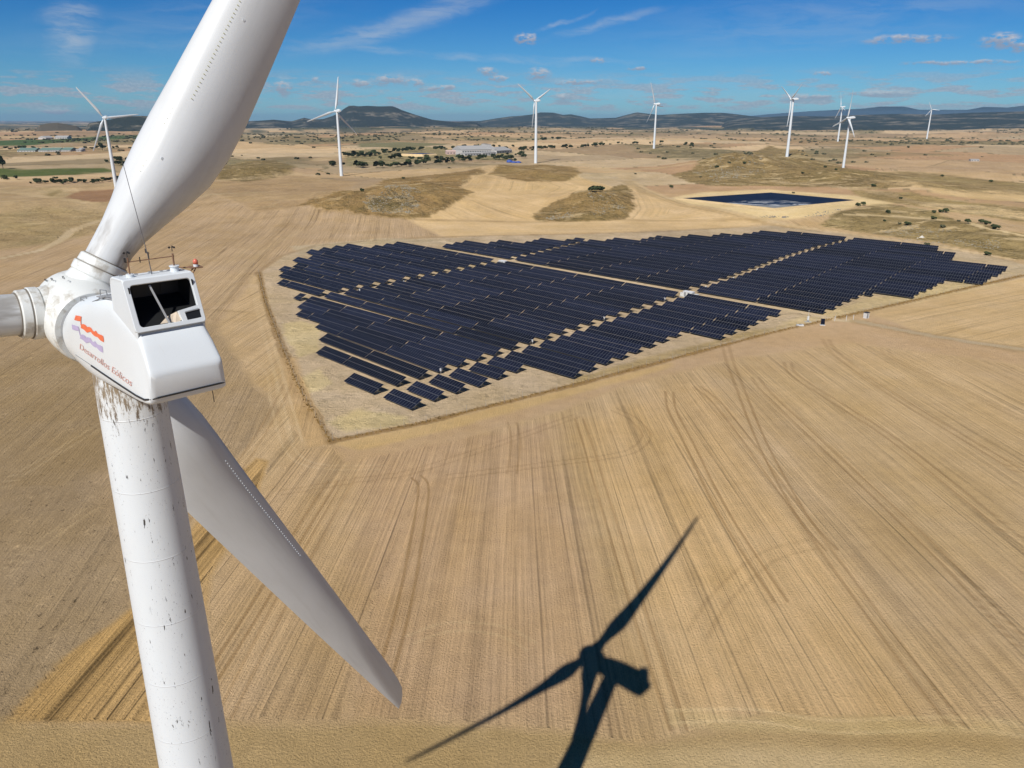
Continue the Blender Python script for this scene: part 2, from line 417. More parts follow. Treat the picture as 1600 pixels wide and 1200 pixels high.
# bottom margin
region([(-200, 1128), (330, 1132), (640, 1128), (860, 1140), (1000, 1160), (1200, 1120), (1400, 1130), (1800, 1170), (1900, 1500), (-300, 1500)], C(176, 149, 103), soft=2.5, wobble=2.2, rows=.12, clod=.35)
region([(900, 1175), (1150, 1160), (1400, 1175), (1700, 1180), (1900, 1500), (700, 1500)], C(194, 168, 122), soft=3, wobble=2.0, rows=.1)
region([(1050, 1110), (1200, 1125), (1600, 1125), (1600, 1150), (1200, 1145), (1040, 1135)], C(196, 170, 120), soft=2, wobble=1.5, mixk=.6)
# solar farm compound
FARM = [(408, 425), (440, 400), (490, 384), (620, 374), (760, 369), (900, 366), (1040, 361), (1200, 352), (1340, 366), (1460, 380), (1580, 408), (1640, 425), (1350, 487), (1200, 521), (900, 601), (660, 661), (518, 690), (470, 612), (440, 540), (415, 470)]
region(FARM, C(192, 169, 136), soft=1.0, wobble=.6, rows=.15, scrub=.42)
region([(440, 505), (470, 500), (500, 512), (498, 548), (470, 556), (445, 530)], C(206, 184, 138), wobble=3)
region([(470, 590), (500, 575), (520, 600), (480, 615)], C(206, 184, 138), wobble=3)
region([(560, 640), (640, 650), (640, 662), (540, 676), (510, 660)], C(200, 178, 130), wobble=4, soft=3)
region([(1240, 500), (1400, 455), (1540, 432), (1560, 445), (1350, 486), (1200, 519)], C(202, 178, 132), wobble=3, soft=3)
region([(900, 590), (1100, 535), (1180, 515), (1250, 505), (1200, 519), (900, 598)], C(176, 152, 108), wobble=3, soft=2, scrub=.4)
region([(455, 385), (600, 372), (690, 374), (700, 382), (600, 380), (470, 398)], C(184, 164, 132))
line([(404, 425), (414, 470), (440, 540), (470, 612), (516, 690)], 3.2, C(146, 120, 84), .7, wobble=.8)
line([(516, 690), (660, 661), (900, 601), (1200, 521), (1350, 487), (1600, 430)], 2.6, C(142, 114, 74), .85, wobble=.7)
line([(404, 425), (440, 400), (490, 384), (620, 373), (760, 368), (900, 366), (1040, 362), (1150, 355)], 2.0, C(150, 124, 88), .7, wobble=.5)
region([(440, 560), (462, 558), (512, 694), (480, 700), (455, 640)], C(190, 157, 110), row=-10, rows=.6, mixk=.7)
# sandy band north of the farm
region([(640, 343), (700, 345), (840, 347), (980, 344), (1180, 342), (1290, 360), (1200, 350), (1040, 359), (900, 364), (760, 367), (690, 369)], C(206, 176, 130), row=88, rows=.45)
region([(720, 287), (745, 268), (790, 258), (850, 262), (905, 276), (960, 292), (930, 300), (888, 308), (840, 346), (667, 341)], C(203, 172, 124), wobble=.5, contour=.8)
region([(700, 325), (780, 298), (850, 302), (850, 312), (830, 345), (667, 341)], C(205, 174, 126), row=-30, rows=.8)
region([(975, 290), (1000, 290), (1070, 318), (1180, 341), (975, 344), (992, 325)], C(206, 176, 130), wobble=.5, contour=.8)
# scrub mounds
region([(462, 322), (512, 306), (570, 295), (600, 282), (632, 277), (690, 272), (750, 262), (760, 270), (728, 283), (718, 292), (742, 300), (700, 324), (667, 340), (640, 341), (575, 336), (512, 327)], C(154, 125, 80), wobble=2.2, soft=.8, rows=.1, scrub=1.0)
region([(580, 310), (640, 300), (655, 325), (600, 333), (560, 325)], C(164, 140, 98), wobble=3, scrub=1.8)
region([(830, 337), (862, 317), (892, 305), (920, 296), (945, 298), (972, 287), (986, 296), (992, 325), (972, 344), (900, 346), (840, 346)], C(150, 124, 80), wobble=2.2, soft=.8, rows=.1, scrub=1.2)
region([(762, 272), (800, 259), (850, 257), (900, 262), (908, 271), (882, 283), (862, 284), (800, 281)], C(154, 126, 80), wobble=2.2, soft=.8, rows=.1, scrub=.9)
region([(1050, 273), (1087, 258), (1112, 246), (1137, 239), (1170, 238), (1200, 227), (1250, 235), (1320, 262), (1400, 270), (1440, 290), (1370, 296), (1300, 292), (1200, 290), (1100, 290)], C(154, 130, 86), wobble=2.6, soft=.8, rows=.1, scrub=1.2)
region([(1310, 330), (1380, 318), (1460, 330), (1560, 360), (1660, 375), (1660, 410), (1580, 404), (1460, 378), (1340, 362), (1280, 352)], C(160, 138, 92), wobble=3, soft=1, rows=.1, scrub=1.1)
region([(1330, 296), (1420, 300), (1640, 330), (1640, 352), (1480, 330), (1400, 318), (1340, 308)], C(168, 144, 96), wobble=3, soft=1, rows=.1, scrub=.9)
region([(1400, 268), (1500, 276), (1640, 290), (1640, 305), (1480, 300), (1400, 288)], C(162, 138, 94), rows=.1, scrub=.9)
region([(1450, 292), (1560, 298), (1650, 304), (1650, 318), (1540, 312), (1455, 300)], C(206, 176, 126), rows=.2)
region([(1360, 280), (1420, 282), (1440, 292), (1390, 290)], C(204, 174, 124), rows=.2)
region([(1430, 315), (1540, 322), (1640, 338), (1640, 346), (1520, 334), (1440, 322)], C(208, 180, 132), rows=.2)
# pond surroundings
region([(1040, 310), (1100, 300), (1200, 296), (1340, 306), (1400, 318), (1340, 322), (1300, 335), (1230, 343), (1180, 341), (1080, 320)], C(216, 190, 140), wobble=1, rows=.05)
# crop fields, left
region([(-60, 265), (60, 264), (165, 262), (182, 268), (120, 273), (0, 278), (-60, 279)], C(86, 96, 48), wobble=.2, rows=.1, scrub=.2)
region([(-60, 222), (90, 217), (200, 211), (240, 212), (180, 219), (60, 226), (-60, 227)], C(74, 92, 52), wobble=.2, rows=.1)
region([(-60, 279), (120, 274), (190, 270), (190, 276), (60, 284), (-60, 284)], C(196, 168, 128), wobble=.2)
region([(560, 224), (640, 222), (700, 226), (640, 232), (560, 230)], C(124, 118, 84), wobble=.3)
region([(540, 236), (660, 228), (800, 236), (800, 252), (700, 250), (540, 260)], C(152, 138, 100), wobble=.5, scrub=.9)
# tracks
def track(pts, w_, col=C(206, 180, 138), k=.95, verge=True):
    if verge: line(pts, w_*1.9, C(158, 132, 90), .55, wobble=.8)
    line(pts, w_, col, k, wobble=.2)
track([(690, 377), (760, 393), (830, 410), (1000, 445), (1090, 462), (1250, 488), (1310, 500), (1345, 502)], 4.2, C(200, 178, 142), verge=False)
track([(1345, 503), (1440, 522), (1540, 538), (1660, 555)], 4.0, C(178, 158, 126))
track([(966, 268), (978, 280), (1005, 296), (1070, 318), (1180, 340), (1290, 360), (1345, 368), (1420, 378), (1580, 405)], 3.4)
line([(978, 283), (1005, 300), (1070, 322), (1180, 345), (1280, 362)], 2.2, C(138, 114, 74), .7)
track([(966, 268), (1000, 264), (1080, 255)], 3.4)
track([(-40, 297), (30, 302), (65, 307), (110, 313), (150, 318)], 3.4)
track([(58, 306), (72, 298), (92, 294)], 2.6); track([(88, 309), (100, 303), (112, 298), (105, 295)], 3.4)
track([(112, 298), (150, 295), (185, 293)], 2.6)
track([(-60, 412), (0, 404), (60, 392), (90, 378), (110, 362), (140, 350), (175, 338), (240, 322), (330, 304), (420, 300)], 4.0, C(192, 170, 134))
track([(330, 283), (400, 278), (460, 272), (530, 275)], 2.2)
track([(1215, 283), (1300, 291), (1390, 304), (1440, 318), (1520, 330), (1640, 350)], 3.0)
track([(1325, 335), (1400, 338), (1470, 344), (1540, 356), (1640, 378)], 4.5, C(210, 186, 140))
track([(1190, 245), (1240, 244), (1320, 250)], 3); line([(500, 330), (640, 343), (840, 347), (1000, 344), (1180, 343)], 1.4, C(150, 122, 78), .8, wobble=.6)
track([(500, 250), (570, 240), (620, 232)], 3); track([(960, 268), (900, 256), (840, 256)], 2.6)
line([(640, 291), (560, 316), (480, 332), (330, 350), (180, 400)], 1.2, C(140, 116, 82), .45, wobble=.8)
for a in ([(0, 480), (130, 468), (240, 478), (390, 488)], [(170, 345), (240, 320), (330, 318), (420, 305)]):
    line(a, 1.0, C(134, 112, 76), .5, wobble=.8)
# tyre tracks on the big field
def tyre(pts, k=.45, gap=2.1, w_=.55, col=C(146, 116, 76)):
    P = Wp(pts)
    # smooth (Catmull-Rom) and offset to two wheel lines
    Q = []
    for i in range(len(P)-1):
        p0, p1, p2, p3 = P[max(i-1, 0)], P[i], P[i+1], P[min(i+2, len(P)-1)]
        for t in np.linspace(0, 1, 7)[:-1]:
            Q.append(.5*((2*p1)+(-p0+p2)*t+(2*p0-5*p1+4*p2-p3)*t*t+(-p0+3*p1-3*p2+p3)*t**3))
    Q.append(P[-1]); Q = np.array(Q); T = np.gradient(Q, axis=0); T /= np.linalg.norm(T, axis=1)[:, None]+1e-9
    Nn = np.stack([-T[:, 1], T[:, 0]], 1)
    for sgn in (-1, 1): line(Q+Nn*gap/2*sgn, w_, col, k, wobble=.08, world=True, edge=.6)
tyre([(1131, 528), (1139, 560), (1150, 590), (1190, 690), (1250, 800), (1300, 860)], .6)
tyre([(1231, 566), (1240, 585), (1300, 625), (1400, 690), (1600, 850)], .55)
tyre([(1046, 612), (1050, 640), (1075, 690), (1130, 800), (1220, 940)], .6)
tyre([(1290, 530), (1310, 556), (1400, 620), (1600, 740)], .55)
tyre([(905, 655), (920, 700), (950, 800), (1000, 960), (1060, 1140)], .5)
tyre([(1382, 545), (1395, 560), (1480, 600), (1600, 655)], .4)
tyre([(1180, 590), (1200, 615), (1290, 700), (1460, 860), (1600, 1010)], .5)
tyre([(1090, 605), (1130, 640), (1240, 790), (1400, 1010), (1500, 1140)], .5)
tyre([(960, 640), (990, 655), (1010, 680), (995, 700), (960, 712), (860, 725), (700, 745)], .4)
tyre([(440, 770), (560, 750), (640, 738), (760, 700), (900, 650)], .35)
tyre([(650, 745), (662, 765), (648, 860), (628, 960), (600, 1060)], .7)
tyre([(520, 752), (470, 830), (400, 950), (330, 1060)], .65)
tyre([(548, 745), (500, 830), (450, 920), (400, 1020), (350, 1120)], .45)
tyre([(800, 660), (806, 690), (800, 740)], .4)
tyre([(640, 1000), (700, 980), (780, 985), (830, 1010)], .25, col=C(208, 182, 140)); tyre([(1090, 990), (1130, 930), (1200, 870), (1270, 850)], .22, gap=3.0, w_=.8)
tyre([(1045, 1120), (1180, 1118), (1300, 1135), (1500, 1130), (1620, 1145)], .4, col=C(214, 188, 140))
tyre([(380, 560), (420, 580), (432, 640), (470, 720), (600, 730)], .35, col=C(206, 180, 138)); tyre([(395, 430), (405, 480), (440, 600), (465, 690)], .5, col=C(208, 182, 140))
tyre([(450, 600), (430, 640), (380, 720), (300, 820)], .4); tyre([(0, 760), (100, 700), (200, 640), (290, 600)], .35, col=C(200, 174, 134)); tyre([(0, 900), (90, 830), (150, 790)], .35, col=C(196, 170, 130))
tyre([(300, 540), (340, 480), (400, 400), (470, 360)], .3, col=C(200, 174, 134)); tyre([(230, 500), (330, 430), (400, 380)], .3, col=C(200, 174, 134))

# broad tonal drift
drift = (fbm(GX/38, GY/60, 4, 71)-.5)*.20
ALB *= (1+drift*np.clip(1.2-GD/2500, .35, 1))[:, None]
m1_ = fbm(GX/13, GY/22, 4, 171); m2_ = fbm(GX/48, GY/48, 5, 173)
past = np.clip(sst(250, 420, GD)*.55+SCR*.5+CLOD*.35, 0, 1.2)*(1-np.clip(ROW[:, 2]-.6, 0, .6))
tn = ((m1_-.5)*.42+(m2_-.5)*.42)*past
ALB *= (1+tn)[:, None]
ol = np.clip((m2_-.50)*5, 0, 1)*past*.45*np.clip(SCR*1.2+.25, 0, 1)
ALB *= 1-ol[:, None]*np.array([.20, .13, .24])
ALB = np.clip(ALB, .01, .9)

nv = NA*NR
_cc = sum(PONDC)/4; _pi = np.nonzero(np.hypot(GX-_cc[0], GY-_cc[1]) < 140)[0]
_s = sdf(np.array([_cc+(c-_cc)*.985 for c in PONDC]), GX[_pi], GY[_pi]); GZ[_pi] -= np.where(_s < 0, 6.0, 0)
co = np.stack([GX, GY, GZ], 1).astype(np.float32)
ii, jj = np.meshgrid(np.arange(NR-1), np.arange(NA), indexing='ij'); j2 = (jj+1) % NA
Q = np.stack([ii*NA+jj, (ii+1)*NA+jj, (ii+1)*NA+j2, ii*NA+j2], -1)[..., ::-1].reshape(-1, 4).astype(np.int32)
def fast_mesh(name, V, Fq, smooth=False):
    me = bpy.data.meshes.new(name); n, k = Fq.shape
    me.vertices.add(len(V)); me.vertices.foreach_set('co', np.ascontiguousarray(V, np.float32).ravel())
    me.loops.add(n*k); me.polygons.add(n)
    me.loops.foreach_set('vertex_index', np.ascontiguousarray(Fq, np.int32).ravel())
    me.polygons.foreach_set('loop_start', np.arange(0, n*k, k, dtype=np.int32))
    me.polygons.foreach_set('use_smooth', np.full(n, smooth)); me.update(calc_edges=True); me.validate()
    return me
me = fast_mesh('ground', co, Q, True)
at = me.attributes.new('soil_colour', 'FLOAT_COLOR', 'POINT'); at.data.foreach_set('color', np.c_[ALB, np.ones(nv)].astype(np.float32).ravel())
at = me.attributes.new('rows', 'FLOAT_VECTOR', 'POINT'); at.data.foreach_set('vector', ROW.astype(np.float32).ravel())
at = me.attributes.new('rough_ground', 'FLOAT_VECTOR', 'POINT'); at.data.foreach_set('vector', np.stack([SCR, CLOD, SCR*0], 1).astype(np.float32).ravel())

gm, nb, bs = new_mat('stubble_ground')
pos = nb.node('ShaderNodeNewGeometry').outputs['Position']
ac = nb.node('ShaderNodeAttribute', attribute_name='soil_colour').outputs['Color']
ar = nb.node('ShaderNodeAttribute', attribute_name='rows').outputs['Vector']
ag = nb.node('ShaderNodeAttribute', attribute_name='rough_ground').outputs['Vector']
rs = nb.node('ShaderNodeSeparateXYZ'); nb.put(rs.inputs[0], ar); RU, RV, RK = rs.outputs
gs = nb.node('ShaderNodeSeparateXYZ'); nb.put(gs.inputs[0], ag); SC, CL, _ = gs.outputs
def rowtex(fu, fv, seed, det=2):
    c = nb.node('ShaderNodeCombineXYZ'); nb.put(c.inputs[0], nb.math('MULTIPLY', RU, fu)); nb.put(c.inputs[1], nb.math('MULTIPLY', RV, fv)); c.inputs[2].default_value = seed
    return nb.noise(c.outputs[0], 1.0, det, .55)
r1 = nb.ramp(rowtex(.085, .003, 1.0, 3), .3, .7, -1, 1, smooth=False)         # broad bands (passes of the combine)
r2 = nb.ramp(rowtex(.36, .006, 4.0, 2), .3, .7, -1, 1, smooth=False)
r3 = nb.ramp(rowtex(1.6, .03, 9.0, 2), .3, .7, -1, 1, smooth=False)           # individual drill rows
g4 = nb.math('ABSOLUTE', nb.math('SUBTRACT', rowtex(.20, .0015, 14.0, 1), .5)) # thin dark wheelings
g4 = nb.ramp(g4, .0, .022, 1, 0)
g4 = nb.math('MULTIPLY', g4, nb.ramp(rowtex(.13, .006, 40., 1), .36, .58))
st = nb.math('ADD', nb.math('MULTIPLY', r1, .075), nb.math('ADD', nb.math('MULTIPLY', r2, .085), nb.math('MULTIPLY', r3, .12)))
st = nb.math('SUBTRACT', st, nb.math('MULTIPLY', g4, .26))
st = nb.math('MULTIPLY', st, RK)
n1 = nb.ramp(nb.noise(pos, 2.6, 5, .72), .3, .7, -1, 1, smooth=False)
n2 = nb.ramp(nb.noise(pos, .32, 4, .65), .3, .7, -1, 1, smooth=False)
n3 = nb.ramp(nb.noise(pos, .045, 4, .6), .3, .7, -1, 1, smooth=False)
n4 = nb.ramp(nb.noise(pos, 9.0, 3, .75), .3, .7, -1, 1, smooth=False)
tot = nb.math('ADD', nb.math('MULTIPLY', n1, .13), nb.math('ADD', nb.math('MULTIPLY', n2, .075), nb.math('MULTIPLY', n3, .055)))
tot = nb.math('ADD', tot, nb.math('MULTIPLY', n4, .14))
tot = nb.math('ADD', tot, st)
# clods and tufts
cl1 = nb.ramp(nb.noise(nb.scale(pos, .9, .55, 1), 1.1, 5, .75), .56, .72)
tot = nb.math('SUBTRACT', tot, nb.math('MULTIPLY', nb.math('MULTIPLY', cl1, CL), .50))
cl2 = nb.ramp(nb.noise(nb.scale(pos, .8, .4, 1), .5, 5, .7), .58, .74)
tot = nb.math('ADD', tot, nb.math('MULTIPLY', nb.math('MULTIPLY', cl2, CL), .42))
col = nb.vmath('MULTIPLY', ac, nb.math('ADD', 1.0, tot))
# warm/cool drift along rows
hue = nb.ramp(nb.math('ADD', n3, nb.math('MULTIPLY', nb.math('MULTIPLY', r1, RK), .7)), -1.4, 1.4, 0, 1, smooth=False)
col = nb.vmath('MULTIPLY', col, nb.mix(hue, (1.02, .985, .90), (.985, 1.0, 1.10)))
# scrub: dark tussocks, pale stones
t1 = nb.ramp(nb.noise(pos, .42, 5, .75), .50, .62)
t2 = nb.ramp(nb.noise(pos, .14, 4, .7), .44, .66)
t3 = nb.ramp(nb.noise(pos, .055, 5, .7), .46, .60)
tk = nb.math('MULTIPLY', nb.math('MULTIPLY', nb.math('ADD', nb.math('MULTIPLY', t1, .55), nb.math('ADD', nb.math('MULTIPLY', t2, .25), nb.math('MULTIPLY', t3, .35))), SC), .85, clamp=True)
col = nb.mix(tk, col, C(92, 80, 48))
pt = nb.math('MULTIPLY', nb.ramp(nb.noise(pos, .55, 6, .8), .60, .68), nb.ramp(nb.noise(pos, .05, 3, .6), .42, .62))
col = nb.mix(nb.math('MULTIPLY', nb.math('MULTIPLY', pt, SC), .7, clamp=True), col, C(196, 180, 142))
er = nb.math('MULTIPLY', nb.ramp(nb.noise(nb.scale(pos, 1, 1.5, 1), .038, 6, .72, dist=.5), .53, .60), nb.ramp(nb.noise(pos, .012, 3, .6), .40, .56))
col = nb.mix(nb.math('MULTIPLY', nb.math('MULTIPLY', er, SC), .62, clamp=True), col, C(204, 178, 134))
nb.put(bs.inputs['Base Color'], col)
bs.inputs['Roughness'].default_value = .95; bs.inputs['Specular IOR Level'].default_value = .12
bp = nb.node('ShaderNodeBump'); bp.inputs['Strength'].default_value = .8; bp.inputs['Distance'].default_value = .4
hb = nb.math('ADD', nb.math('MULTIPLY', nb.math('ADD', r3, nb.math('MULTIPLY', g4, -1.5)), RK), nb.math('ADD', nb.math('ADD', n1, nb.math('MULTIPLY', nb.math('ADD', t2, nb.math('MULTIPLY', t3, 2.0)), nb.math('MULTIPLY', SC, 5.0))), nb.math('MULTIPLY', cl1, CL)))
nb.put(bp.inputs['Height'], nb.math('MULTIPLY', hb, .25)); nb.put(bs.inputs['Normal'], bp.outputs[0])
ground = link('ground', me, gm); tag(ground, 'dry tan stubble fields, tracks and stony scrub mounds', kind='structure')

# ------------------------------------------------------------------ far hills
def hill_mat(name, dark, light, sc):
    m, nb, b = new_mat(name)
    pos = nb.node('ShaderNodeNewGeometry').outputs['Position']
    p2 = nb.scale(pos, 1, 1, 3)
    a = nb.ramp(nb.noise(p2, sc, 7, .68), .50, .62)
    c = nb.ramp(nb.noise(p2, sc*4.5, 5, .7), .40, .60)
    k = nb.math('MULTIPLY', a, nb.math('ADD', .35, nb.math('MULTIPLY', c, .65)))
    col = nb.mix(k, dark, light)
    nb.put(b.inputs['Base Color'], col); b.inputs['Roughness'].default_value = 1; b.inputs['Specular IOR Level'].default_value = .05
    return m
def ridge(name, pts, dist, depth, mat, label, back=.6, rough=.12, base=None, step=.06, basez=-20, plateau=0.0, seed=1):
    """a range of hills: crest line from photo skyline points, at a true distance, with slopes fore and aft"""
    A = []; E = []
    for (x, y) in pts:
        a, e = ang(x, y); A.append(a); E.append(e)
    az = np.arange(A[0], A[-1], step); ev = np.interp(az, A, E)
    crest = H+dist*np.tan(np.radians(ev))
    edge = np.minimum(sst(A[0], A[0]+.8, az), 1-sst(A[-1]-.8, A[-1], az))
    crest = basez+(crest-basez)*edge
    T = np.linspace(0, 1, 30); vs = []; V = []
    for t in T:
        r = dist-depth*(1-t)*1.0 if t <= 1 else dist
        prof = t**1.35
        x = r*np.sin(np.radians(az)); y = r*np.cos(np.radians(az))
        n = (fbm(x/(depth*.28), y/(depth*.28), 5, seed)-.5)*2
        zz = basez+(crest-basez)*np.clip(prof+n*rough*4*t*(1-t), 0, 1)
        V.append(np.stack([x, y, zz], 1))
    if plateau > 0:
        r = dist+plateau; x = r*np.sin(np.radians(az)); y = r*np.cos(np.radians(az)); V.append(np.stack([x, y, crest+1], 1))
    for k in range(1, 9):
        r = dist+plateau+depth*back*k/8; x = r*np.sin(np.radians(az)); y = r*np.cos(np.radians(az))
        V.append(np.stack([x, y, basez+(crest-basez)*(1-k/8)**1.2], 1))
    nr, na = len(V), len(az); V = np.concatenate(V)
    Fq = [(i*na+j, i*na+j+1, (i+1)*na+j+1, (i+1)*na+j) for i in range(nr-1) for j in range(na-1)]
    me = me_from(V, Fq, smooth=True)
    o = link(name, me, mat); tag(o, label, kind='structure'); return o
HM1 = hill_mat('scrub_hill', (.028, .034, .026), (.22, .19, .14), .0040)
HM2 = hill_mat('wooded_hill', (.032, .042, .034), (.22, .19, .14), .0034)
HM3 = hill_mat('brown_hill', (.10, .085, .058), (.26, .21, .15), .006)
HM4 = hill_mat('far_range', (.03, .055, .075), (.05, .08, .10), .0006)  # blue of the distance haze is mixed into the base colour
ridge('mesa', [(330,192),(390,190),(428,187),(455,190),(475,184),(490,187),(505,186),(520,181),(530,176),(536,171),(545,165.3),(552,165),(560,166),(575,165.3),(592,166.2),(612,165.8),(618,167.5),(628,172),(645,178),(660,182.5),(675,187),(700,190),(735,191),(760,192)],
      8600, 1500, HM1, 'dark flat-topped mesa on the horizon behind the plain', plateau=500, rough=.16, seed=3)
ridge('hills', [(690,193),(720,190),(750,189),(775,185),(797,182),(812,181),(830,179),(845,175.5),(865,176),(880,179.5),(892,178.5),(907,181.5),(922,185),(940,184.7),(962,184),(975,180.5),(995,175.5),(1012,177.5),(1030,179.5),(1062,177.8),(1100,176.2),(1130,176.2),(1155,179),(1180,182),(1220,186),(1260,190)],
      11500, 2600, HM2, 'low wooded hills on the horizon right of the mesa', rough=.10, seed=5)
ridge('hills', [(1120,190),(1180,184),(1230,181),(1290,182),(1330,180),(1400,178),(1460,179),(1520,176),(1600,174),(1700,174),(1800,180),(1900,190)],
      9800, 3400, HM2, 'dark scrub-covered foothills on the right horizon', rough=.16, seed=7)
ridge('hills', [(1150,186),(1175,181),(1200,178.5),(1262,174),(1300,172),(1350,169.5),(1375,166.5),(1412,166.5),(1437,171.5),(1475,171.5),(1512,171.5),(1537,167),(1575,168),(1600,165),(1700,163),(1800,172),(1900,182)],
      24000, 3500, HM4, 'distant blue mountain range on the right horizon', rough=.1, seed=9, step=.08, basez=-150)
ridge('hills', [(-200,190),(-100,189.5),(0,192),(60,191.6),(110,190.5),(160,191.5),(230,190),(330,192)],
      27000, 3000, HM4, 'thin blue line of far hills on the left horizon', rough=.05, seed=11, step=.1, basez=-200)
ridge('hills', [(120,198),(140,192),(158,189),(180,185),(200,181.5),(222,181),(245,182),(270,184),(300,190),(340,193)], 5600, 700, HM1, 'dark rocky hill on the left horizon behind the far turbine', rough=.2, seed=13, step=.05)
ridge('hills', [(40,199),(60,196),(75,192.5),(90,192),(104,194),(118,196.5),(140,197)], 5200, 400, HM3, 'pale brown knoll on the left horizon', rough=.15, seed=15, step=.05)

# ------------------------------------------------------------------ materials for built things
def turbine_white(name, dirt=.25, tower=False):
    m, nb, b = new_mat(name)
    o = nb.node('ShaderNodeTexCoord').outputs['Object']
    base = (.66, .70, .72)
    n = nb.ramp(nb.noise(nb.scale(o, 1, 1, .35), .8, 5, .65), .35, .75)
    c = nb.mix(nb.math('MULTIPLY', n, dirt*.4), base, (.60, .58, .53))
    if tower:
        sz = nb.node('ShaderNodeSeparateXYZ'); nb.put(sz.inputs[0], o)
        an = nb.math('MULTIPLY', nb.math('ARCTAN2', sz.outputs[1], sz.outputs[0]), 1.3)
        cc = nb.node('ShaderNodeCombineXYZ'); nb.put(cc.inputs[0], an); nb.put(cc.inputs[1], sz.outputs[2])
        P = cc.outputs[0]
        # chipped paint: upright dark flakes
        fl = nb.noise(nb.scale(P, 6.5, 1.15, 1), 1.0, 4, .72)
        fk = nb.ramp(fl, .642, .657)
        cl = nb.ramp(nb.noise(nb.scale(P, 1.2, .22, 1), 1.0, 2, .5), .42, .50)
        fk = nb.math('MULTIPLY', fk, cl)
        fl2 = nb.ramp(nb.noise(nb.scale(P, 22, 7, 1), 1.0, 3, .7), .65, .68)
        fk = nb.math('MAXIMUM', fk, nb.math('MULTIPLY', fl2, nb.math('MULTIPLY', cl, .8)))
        fl3 = nb.ramp(nb.noise(nb.scale(P, 3.4, .62, 1), 1.0, 3, .7), .685, .70)
        fk = nb.math('MAXIMUM', fk, fl3)
        c = nb.mix(fk, c, (.035, .03, .028))
        # oil and rust below the yaw bearing
        top = nb.ramp(sz.outputs[2], 60.6, 63.9)
        dr = nb.noise(nb.scale(P, 5.0, 1.3, 1), 1.0, 6, .78)
        rk = nb.ramp(nb.math('ADD', nb.math('MULTIPLY', top, .22), dr), .64, .74)
        rk = nb.math('MULTIPLY', rk, nb.ramp(top, .0, .25))
        rc = nb.mix(nb.noise(nb.scale(P, 9, 3, 1), 1.0, 3, .7), (.025, .018, .012), (.13, .085, .05))
        c = nb.mix(nb.math('MULTIPLY', rk, .92), c, rc)
        c = nb.mix(nb.math('MULTIPLY', nb.ramp(top, .35, 1), nb.math('MULTIPLY', nb.ramp(dr, .35, .6), .35)), c, (.52, .40, .24))
        # weld seams
        zz = nb.math('FRACT', nb.math('DIVIDE', sz.outputs[2], 2.65))
        ln = nb.ramp(nb.math('ABSOLUTE', nb.math('SUBTRACT', zz, .5)), .008, .0)
        c = nb.mix(nb.math('MULTIPLY', ln, .16), c, (.95, .95, .95))
        bp = nb.node('ShaderNodeBump'); bp.inputs['Strength'].default_value = .5; bp.inputs['Distance'].default_value = .03
        nb.put(bp.inputs['Height'], nb.math('SUBTRACT', ln, fk)); nb.put(b.inputs['Normal'], bp.outputs[0])
    nb.put(b.inputs['Base Color'], c); b.inputs['Roughness'].default_value = .42
    b.inputs['Specular IOR Level'].default_value = .35
    return m
WHITE = turbine_white('turbine_paint', .2)
TOWERM = turbine_white('tower_paint', .3, True)
def blade_mat():
    m, nb, b = new_mat('blade_gelcoat')
    o = nb.node('ShaderNodeTexCoord').outputs['Object']        # x = along blade, y = chord, z = thickness
    n = nb.ramp(nb.noise(nb.scale(o, .25, 1, 1), 1.0, 5, .6), .35, .75)
    n9 = nb.ramp(nb.noise(nb.scale(o, .12, 2.6, 1), 1.0, 5, .65), .48, .72)
    c = nb.mix(nb.math('MULTIPLY', nb.math('ADD', n, n9), .25), (.62, .64, .645), (.48, .485, .47))
    s = nb.node('ShaderNodeSeparateXYZ'); nb.put(s.inputs[0], o)
    # grease thrown out from the root
    root = nb.ramp(s.outputs[0], 5.6, 2.0)
    g = nb.noise(nb.scale(o, .35, 1.7, 1.2), 1.0, 4, .6)
    gk = nb.math('MULTIPLY', nb.math('MULTIPLY', root, nb.ramp(g, .44, .64)), .6)
    c = nb.mix(gk, c, (.15, .12, .085))
    nb.put(b.inputs['Base Color'], c); b.inputs['Roughness'].default_value = .38; b.inputs['Specular IOR Level'].default_value = .4
    return m
BLADE = blade_mat()
def hub_mat():
    m, nb, b = new_mat('hub_paint')
    o = nb.node('ShaderNodeTexCoord').outputs['Object']
    n = nb.noise(o, 1.3, 5, .65)
    c = nb.mix(nb.math('MULTIPLY', nb.ramp(n, .48, .68), .62), (.67, .69, .67), (.26, .20, .12))
    n2 = nb.noise(nb.scale(o, 1, 1, 1), 3.5, 4, .7)
    c = nb.mix(nb.math('MULTIPLY', nb.ramp(n2, .62, .78), .3), c, (.55, .46, .22))
    nb.put(b.inputs['Base Color'], c); b.inputs['Roughness'].default_value = .45
    return m
HUBM = hub_mat()
def nac_mat():
    m, nb, b = new_mat('nacelle_paint')
    o = nb.node('ShaderNodeTexCoord').outputs['Object']
    n = nb.ramp(nb.noise(o, .9, 5, .6), .35, .75)
    c = nb.mix(nb.math('MULTIPLY', n, .12), (.67, .71, .73), (.58, .58, .55))
    s = nb.noise(nb.scale(o, .6, 7.5, .35), 1.0, 3, .6)
    sep = nb.node('ShaderNodeSeparateXYZ'); nb.put(sep.inputs[0], o)
    rear = nb.math('MULTIPLY', nb.ramp(sep.outputs[0], 8.8, 9.0), nb.ramp(sep.outputs[2], -.2, 1.4))
    c = nb.mix(nb.math('MULTIPLY', nb.math('MULTIPLY', nb.ramp(s, .66, .74), rear), .55), c, (.42, .30, .17))
    nb.put(b.inputs['Base Color'], c); b.inputs['Roughness'].default_value = .36; b.inputs['Specular IOR Level'].default_value = .4
    return m
NACM = nac_mat()
DARK = simple('dark_interior', (.012, .013, .014), .5)
BLACK = simple('black_rubber', (.02, .02, .022), .5)
